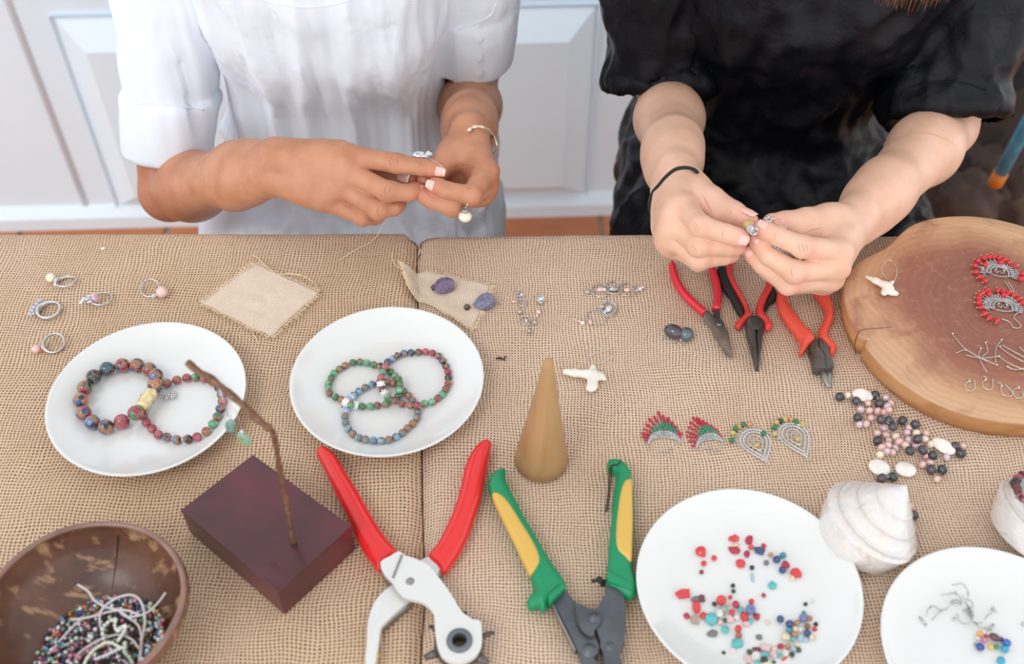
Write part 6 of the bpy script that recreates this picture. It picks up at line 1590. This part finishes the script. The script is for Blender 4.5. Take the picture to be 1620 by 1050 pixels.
loose = [(332,203,'c','coral red',46,36,'T'),(428,250,'b','coral red',22,0,'T'),(350,290,'b','coral red',22,0,'T'),(333,355,'b','brown',18,0,'T'),(578,105,'c','coral red',44,24,'T'),(590,98,'c','coral red',20,30,'T'),(692,112,'c','crimson',30,36,'T'),(707,168,'b','coral red',22,0,'T'),(803,158,'c','coral red',22,18,'T'),
 (582,190,'c','crimson',44,28,'T'),(585,158,'c','cream',40,18,'T'),(675,220,'c','crimson',24,28,'T'),(628,292,'c','coral red',36,30,'T'),(772,196,'q','navy',46,30,'T'),(714,322,'b','black',19,0,'T'),(822,285,'b','grey',21,0,'T'),(855,224,'b','tan',20,0,'T'),(900,260,'b','navy',30,0,'T'),(948,230,'b','teal',26,0,'T'),
 (968,300,'c','crimson',32,26,'T'),(943,340,'b','navy',28,0,'T'),(990,352,'b','pale pink',15,0,'T'),(1050,362,'c','coral red',44,36,'T'),(1018,402,'c','cream',24,20,'T'),(718,400,'c','pale blue',14,34,'T'),(570,458,'b','black',18,0,'M'),(574,500,'b','black',16,0,'M'),(866,456,'c','turquoise',34,26,'M'),(802,530,'b','crimson',18,0,'M'),
 (196,522,'q','coral red',62,38,'L'),(292,560,'c','grey',38,22,'L'),(335,555,'q','plum',26,32,'L'),(295,618,'c','coral red',34,44,'L'),(220,688,'c','crimson',22,24,'L'),(350,682,'c','coral red',30,24,'L'),(285,715,'q','beige',38,38,'L'),(408,710,'c','turquoise',48,42,'L'),(430,596,'b','black',19,0,'L'),(482,568,'b','coral red',38,0,'L'),(550,545,'b','coral red',17,0,'L'),
 (593,600,'b','crimson',29,0,'L'),(710,578,'b','coral red',22,0,'L'),(500,635,'b','mint',30,0,'L'),(540,600,'b','cream',14,0,'L'),(630,638,'b','turquoise',22,0,'L'),(562,658,'b','coral red',23,0,'L'),(703,638,'b','steel blue',38,0,'L'),(658,694,'c','coral red',28,36,'L'),(750,690,'c','crimson',24,26,'L'),(705,725,'b','turquoise',20,0,'L'),(600,700,'b','white',22,0,'L'),
 (545,710,'c','pale pink',34,30,'L'),(510,720,'b','dark green',18,0,'L'),(468,668,'c','white',30,30,'L'),(474,735,'c','pale pink',24,22,'L'),(672,750,'q','pale pink',30,22,'L'),(512,788,'b','turquoise',30,0,'L'),(610,782,'b','coral red',27,0,'L'),(614,835,'b','rust',25,0,'L'),(603,892,'c','turquoise',46,32,'L'),(570,950,'c','white',26,22,'L'),(413,820,'c','grey',42,24,'L'),(500,966,'b','black',16,0,'L'),(768,847,'q','grey',26,20,'L'),(833,735,'b','cream',17,0,'L'),
 (1118,597,'b','black',16,0,'R'),(1170,575,'b','white',15,0,'R'),(928,710,'b','navy',28,0,'R'),(998,746,'b','navy',31,0,'R'),(1052,738,'b','tan',22,0,'R'),(1104,702,'b','steel blue',36,0,'R'),(1106,664,'b','teal',18,0,'R'),(1148,706,'b','rust',22,0,'R'),(1196,750,'b','black',18,0,'R'),(1186,788,'b','coral red',20,0,'R'),(1132,765,'b','olive brown',22,0,'R'),(1134,816,'b','navy',28,0,'R'),
 (1084,790,'b','white',20,0,'R'),(1042,786,'b','cream',22,0,'R'),(992,796,'b','teal',24,0,'R'),(1034,826,'b','tan',24,0,'R'),(968,842,'b','cream',34,0,'R'),(1022,862,'b','turquoise',21,0,'R'),(1082,850,'c','pale blue',26,28,'R'),(1120,868,'b','pale blue',22,0,'R'),(1170,848,'b','cream',24,0,'R'),(1054,905,'b','cream',22,0,'R'),(1066,945,'b','dark green',23,0,'R'),(1026,940,'b','pale blue',22,0,'R'),(984,915,'b','tan',22,0,'R'),
 (930,914,'b','crimson',23,0,'R'),(882,935,'b','cream',23,0,'R'),(968,968,'b','white',26,0,'R'),(1016,978,'b','black',19,0,'R'),(920,986,'b','turquoise',22,0,'R'),(815,930,'q','pale pink',44,34,'B'),(748,944,'c','plum',30,20,'B'),(694,958,'b','dark green',21,0,'B'),(748,992,'b','white',38,0,'B'),(810,988,'b','turquoise',30,0,'B'),(872,978,'c','pale pink',30,34,'B'),(960,1022,'c','orange red',40,22,'B'),(688,1020,'c','pale pink',38,30,'B'),(808,1020,'b','black',28,0,'B'),
 (826,1044,'c','cream',34,18,'B'),(750,1040,'b','turquoise',22,0,'B'),(880,1040,'b','dark green',18,0,'B'),(690,1062,'c','beige',30,24,'B')]
WHERE = {'T': 'in the upper arc of the bead plate', 'M': 'alone in the middle of the bead plate', 'L': 'in the left heap of the bead plate', 'R': 'in the right heap of the bead plate', 'B': 'in the lowest heap of the bead plate'}
ORD = ['first', 'second', 'third', 'fourth', 'fifth', 'sixth', 'seventh', 'eighth', 'ninth', 'tenth', 'eleventh', 'twelfth']
KIND = {'b': 'round bead', 'c': 'stone chip', 'q': 'angular stone piece'}
gotl = []; fam = {}
for i, t in enumerate(loose): fam.setdefault((t[2], t[3], t[6]), []).append((t[0], i))
for k_ in fam: fam[k_].sort()
rg = random.Random(21); z4k = 4.77
for i, (x, y, ty, cn, a, b, wh_) in enumerate(loose):
    s = 1/(z4k*1950); px, py = zl(x, y); r = (a if ty == 'b' else (a*.5 if b < a else b*.5)*1.1)*s; rz = a*s if ty == 'b' else min(a, b)*s*.62
    h = PL3.z-TZ+rz*.95
    for _ in range(3):
        q_ = W(px, py, h)
        for o, ro in gotl:
            d = math.hypot(q_.x-o.x, q_.y-o.y); ss = (rz+ro)*.92
            if d < ss: h = max(h, min(o.z-TZ+math.sqrt(ss*ss-d*d)*.6, PL3.z-TZ+.009))
    p = W(px, py, h); gotl.append((p, rz))
    mat = LM[cn]
    if ty == 'b':
        me = MB(); me.lathe([(r*.16, r*.80), (r*.62, r*.72), (r*.92, r*.36), (r, 0), (r*.92, -r*.36), (r*.62, -r*.72), (r*.16, -r*.80), (r*.14, -r*.5), (r*.14, r*.5)], 16, closed=True); me = me.me('bead')
        rot = (rg.uniform(-.9,.9), rg.uniform(-.9,.9), 0)
    else:
        w_, h_ = a*s, b*s
        if ty == 'q': mb = MB(); mb.prism([(w_*math.cos(t_)*k2, h_*1.15*math.sin(t_)*k2) for t_, k2 in ((.5,1.0),(1.7,.8),(2.7,1.05),(3.9,.9),(5.4,1.0))], -rz, rz, rnd=rz*.3); me = mb.me('bead')
        else:
            bm = bmesh.new(); bmesh.ops.create_icosphere(bm, subdivisions=2, radius=1); off = Vector((i*3.1, i*1.7, 0))
            for v in bm.verts: n_ = v.co.normalized(); d = 1+.40*mnoise.noise(n_*1.5+off); v.co = Vector((n_.x*d*w_, n_.y*d*h_*1.15, n_.z*d*rz*1.2))
            me = bpy.data.meshes.new('bead'); bm.to_mesh(me); bm.free(); me.polygons.foreach_set('use_smooth', [False]*len(me.polygons))
        rot = (0, 0, rg.uniform(-.3, .3))
    o = link('loose_bead' if ty == 'b' else 'loose_stone_chip', me, mat); o.location = p; o.rotation_euler = rot
    f_ = fam[(ty, cn, wh_)]; pos = [j for _, j in f_].index(i)
    lab = (cn+' '+KIND[ty] if len(f_) == 1 else ORD[pos]+' '+cn+' '+KIND[ty]+' from the left')+' '+WHERE[wh_]
    tag(o, lab, 'bead', 'loose beads and chips on the bead plate')
# ------------------------------------------------------------------ tangle on the fourth plate
z3 = lambda x, y: (1420+x/5.525, 860+y/5.525)
def TP(x, y, h=0): px, py = z3(x, y); return W(px, py, PL4.z-TZ+h)
c = TP(600, 600); root = thing('wire_jewellery', 'tangled grey wire jewellery with a few bright beads on the lower right plate', 'jewellery', (c.x, c.y, PL4.z))
M_GW = simple('grey_wire', srgb(196,194,196), .35, .5)
ws = [[(430,330),(490,360),(560,345),(610,400),(620,460)],[(380,448),(440,440),(490,430),(530,450),(560,500)],[(470,500),(520,490),(555,510),(545,540)],[(270,550),(320,545),(370,580),(420,570),(450,550)],[(250,640),(260,580),(300,550)],[(190,640),(220,680),(250,710)],[(300,665),(340,620),(370,585)],[(470,500),(475,515),(520,520)],
      [(560,450),(600,520),(640,570),(650,640)],[(600,480),(650,510),(655,560),(610,600),(640,650)],[(500,650),(530,640),(515,610)],[(520,650),(560,690),(610,700),(650,680)],[(610,540),(620,600),(640,660),(690,690),(740,690)],[(690,690),(700,730),(760,735),(800,740)],[(760,660),(790,620),(830,600),(835,570)],[(820,560),(850,590),(870,600)],[(840,545),(830,575),(850,560)],[(800,740),(830,700),(840,710)],[(640,560),(660,620),(650,680),(700,700)]]
q = MB()
for i, l in enumerate(ws): q.tube(spline([TP(x, y, .0012+.002*((i+j) % 3)) for j, (x, y) in enumerate(l)], 5), .00045, 5)
q.build('wires', M_GW, root); q = MB()
for x, y in ((475,515),(375,582),(585,578),(495,655),(505,430),(550,515),(830,572),(795,745)): q.sphere(TP(x, y, .0016), .0013, 8, 6)
for a_, b_ in (((185,640),(250,712)), ((625,560),(655,640)), ((810,745),(838,705))): q.tube([TP(*a_, .0014), TP(*b_, .0014)], .0012, 7)
q.build('crimp_tubes', M_OLDSILVER, root)
for x, y, r, cc, nm in ((720,785,26,srgb(236,168,60),'amber'),(775,805,20,srgb(196,40,90),'magenta'),(760,840,26,srgb(206,130,160),'rose'),(700,825,22,srgb(222,206,204),'pale'),(850,815,42,srgb(96,58,66),'plum'),(905,835,24,srgb(40,44,110),'indigo'),(955,865,36,srgb(50,100,180),'blue'),(938,920,34,srgb(30,160,190),'turquoise'),(722,900,36,srgb(36,70,150),'royal_blue'),(815,900,24,srgb(240,190,70),'yellow'),(865,900,22,srgb(40,140,110),'green'),(680,875,14,srgb(150,148,150),'steel')):
    rr = r/(5.525*1900); MB().sphere((0,0,0), rr, 16, 11, (1,.9,.9) if nm != 'plum' else (1.1,.75,.7)).xf(Matrix.Translation(TP(x, y, rr*.95)) @ Matrix.Rotation(-.6, 4, 'Z')).build('bead', simple('glass_'+nm, cc, .12, 0, Coat_Weight=.7), root)
p = TP(905, 1020, .0032); o = MB().sphere(p, .0032, 16, 11).build('loose_bead', simple('glass_turquoise', srgb(30,160,190), .12)); tag(o, 'single turquoise glass bead lying apart below the wire tangle on the lower right plate', 'bead')
p = TP(1103, 700, .0018); o = MB().sphere(p, .0018, 10, 7).build('loose_bead', M_GW); tag(o, 'tiny grey bead at the right frame edge on the lower right plate', 'bead')

# ------------------------------------------------------------------ jewellery held in the hands
e1 = WD(736,342,1.092); root = thing('pearl_earring', 'cream drop pearl earring hanging from the fingers of the woman in white', 'earring', e1)
MB().sphere((0,0,0), .0070, 20, 14, (1,.95,.86)).xf(Matrix.Translation(e1)).build('pearl', M_PW, root)
q = MB()
for i in range(3): q.tube([e1+Vector((.0030*math.cos(b), .0030*math.sin(b), .0062+.0016*i)) for b in [z*.785 for z in range(8)]], .0007, 5, closed=True)
q.build('cap', M_OLDSILVER, root); wire([e1+Vector((0,0,.006)), WD(737,330,1.082), WD(740,322,1.075)], .0005).build('wire', M_WIRE, root)
r1 = WD(668,246,1.104); root = thing('silver_clasp', 'round silver clasp with crystals peeking above the index finger of the woman in white', 'jewellery', r1)
q = MB(); q.sphere(r1+Vector((-.003,0,.0)), .0062, 16, 12, (1.2,.9,.7)); q.build('dome', simple('bright_silver', srgb(226,226,228), .2, .9), root); q = MB()
for i in range(6): gem(q, r1+Vector((.004+.0022*(i % 3), -.002+.002*(i//3), .001+.0012*((i*2) % 3))), .0022, Matrix.Rotation(i, 3, 'X'))
q.build('crystals', M_CRYS, root)
wire(spline([WD(672,248,1.098), WD(690,256,1.085), WD(700,264,1.080)], 5), .0004).build('wire', M_WIRE, root)
g1_ = WD(1186,360,1.006); root = thing('bead_chain', 'fine silver chain with a gold bead and pearl held by the woman in black', 'jewellery', g1_)
MB().sphere((0,0,0), .0060, 20, 14).xf(Matrix.Translation(WD(1184,357,1.010))).build('gold_bead', simple('olive_gold', srgb(206,180,120), .35, .2), root)
MB().sphere((0,0,0), .0046, 18, 12).xf(Matrix.Translation(WD(1188,362,1.000))).build('pearl', pearl_mat('lilac_grey_pearl', srgb(206,192,196), srgb(160,146,150)), root)
q = MB(); cc = WD(1192,364,.996)
for i in range(3): q.tube([cc+Vector((.0034*math.cos(b), -.0010*i+.0008*math.sin(b), .0034*math.sin(b))) for b in [z*.524 for z in range(12)]], .0007, 5, closed=True)
q.build('silver_cap', M_SILVER, root)
q = MB()
for i, (x, y) in enumerate(((1211,346),(1216,344),(1221,346),(1218,350),(1213,350))): q.sphere(WD(x, y, 1.012), .0020, 10, 7)
q.build('silver_beads', M_OLDSILVER, root)
wire(spline([WD(1222,347,1.012), WD(1232,344,1.014), WD(1240,352,1.014), WD(1243,361,1.010), WD(1236,358,1.012), WD(1224,350,1.012)], 6), .0005).build('wire_loop', M_WIRE, root)
chp = spline([WD(x, y, D) for x, y, D in ((1224,388,1.010),(1236,396,1.012),(1247,403,1.014),(1258,410,1.016),(1270,414,1.018),(1284,417,1.022))], 6); q = MB()
for i, p in enumerate(chp[::1]):
    q.tube([p+Vector((.0016*math.cos(b)*(1 if i % 2 else .4), .0006*math.sin(b), .0013*math.sin(b))) for b in [z*1.05 for z in range(6)]], .0004, 4, closed=True)
q.build('chain', M_OLDSILVER, root)

# ------------------------------------------------------------------ seats and the clutter at the right edge
M_STOOL = wood('pale_stool_wood', srgb(196,164,126), srgb(214,186,150), srgb(224,198,164), 12, (1,1,.2))
def stool(label, cx, cy, legs):
    root = thing('stool', label, 'stool', (cx, cy, 0), group=None)
    q = MB(); q.lathe([(.0001,.415),(.15,.415),(.165,.422),(.168,.435),(.160,.445),(.0001,.448)], 40, (cx, cy, 0)); q.build('seat', M_STOOL, root)
    for dx, dy in legs: MB().tube([(cx+dx*.12, cy+dy*.12, .43), (cx+dx*.17, cy+dy*.17, .0)], [.017,.013], 10).build('leg', M_STOOL, root)
stool('round pale wooden stool under the woman in white', -.20, 1.27, ((-.8,-.8),(.8,-.8),(-.8,.8),(.8,.8)))
stool('round pale wooden stool under the woman in black', .33, 1.27, ((-.8,-.8),(.8,-.8),(-.8,.8),(.8,.8)))
cl = WY(1507, 280, 1.62); mb = MB(); mb.box((cl.x, 1.62, cl.z/2), (.032,.032,cl.z))
tag(mb.build('wooden_post', M_STOOL), 'short pale wooden post right of the black dress, behind the wood slab', 'post')
gr = floor_pt(1590, 338)
tag(MB().box((gr.x+.25, gr.y+.05, .03), (.9, .26, .06)).build('stone_step', mottled('pale_stone', [srgb(150,142,130), srgb(176,168,156)], 20, .8)), 'pale grey stone step behind the wood slab at the right edge', 'step')
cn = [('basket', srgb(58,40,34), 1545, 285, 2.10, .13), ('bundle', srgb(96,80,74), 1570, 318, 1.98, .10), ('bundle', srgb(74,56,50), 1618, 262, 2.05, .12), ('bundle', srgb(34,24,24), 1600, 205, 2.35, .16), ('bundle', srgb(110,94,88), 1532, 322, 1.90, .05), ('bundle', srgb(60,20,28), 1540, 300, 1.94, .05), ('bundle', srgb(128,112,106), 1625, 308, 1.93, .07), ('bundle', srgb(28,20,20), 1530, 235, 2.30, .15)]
ln = ['dark brown heap low behind the chair at the right', 'grey-brown cloth bundle above the stone step', 'brown cloth bundle beside the blue stick', 'nearly black cloth pile above the blue stick', 'small greyish bundle next to the pale chair leg', 'small dark red bundle in the dark clutter', 'light grey-brown bundle at the right frame edge', 'black cloth pile behind the dress sleeve']
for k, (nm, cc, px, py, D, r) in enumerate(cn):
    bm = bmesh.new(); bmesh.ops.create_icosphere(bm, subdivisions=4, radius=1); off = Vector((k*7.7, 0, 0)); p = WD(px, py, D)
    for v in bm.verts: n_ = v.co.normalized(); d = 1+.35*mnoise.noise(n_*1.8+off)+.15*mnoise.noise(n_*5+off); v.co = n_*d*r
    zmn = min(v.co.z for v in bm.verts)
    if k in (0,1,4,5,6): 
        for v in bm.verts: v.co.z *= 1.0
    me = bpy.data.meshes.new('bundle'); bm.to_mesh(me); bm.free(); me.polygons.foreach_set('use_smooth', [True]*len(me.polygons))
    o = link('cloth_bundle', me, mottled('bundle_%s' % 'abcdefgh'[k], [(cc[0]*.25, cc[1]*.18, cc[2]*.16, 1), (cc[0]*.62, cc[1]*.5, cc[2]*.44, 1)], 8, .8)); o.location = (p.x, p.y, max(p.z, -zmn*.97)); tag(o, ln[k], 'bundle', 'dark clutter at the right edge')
a = WD(1582,276,1.74); b = WD(1640,168,1.62); q = MB(); q.tube([a, b], .0105, 12); root = thing('painted_stick', 'slanting blue painted stick with an orange end at the right edge', 'stick', a); q.build('shaft', mottled('blue_paint', [srgb(60,122,150), srgb(92,154,180)], 40, .5), root)
q = MB(); q.tube([a+(a-b).normalized()*.022, a+(b-a)*.04], [.0118,.0118], 12); q.build('tip', simple('orange_paint', srgb(214,120,36), .5), root)
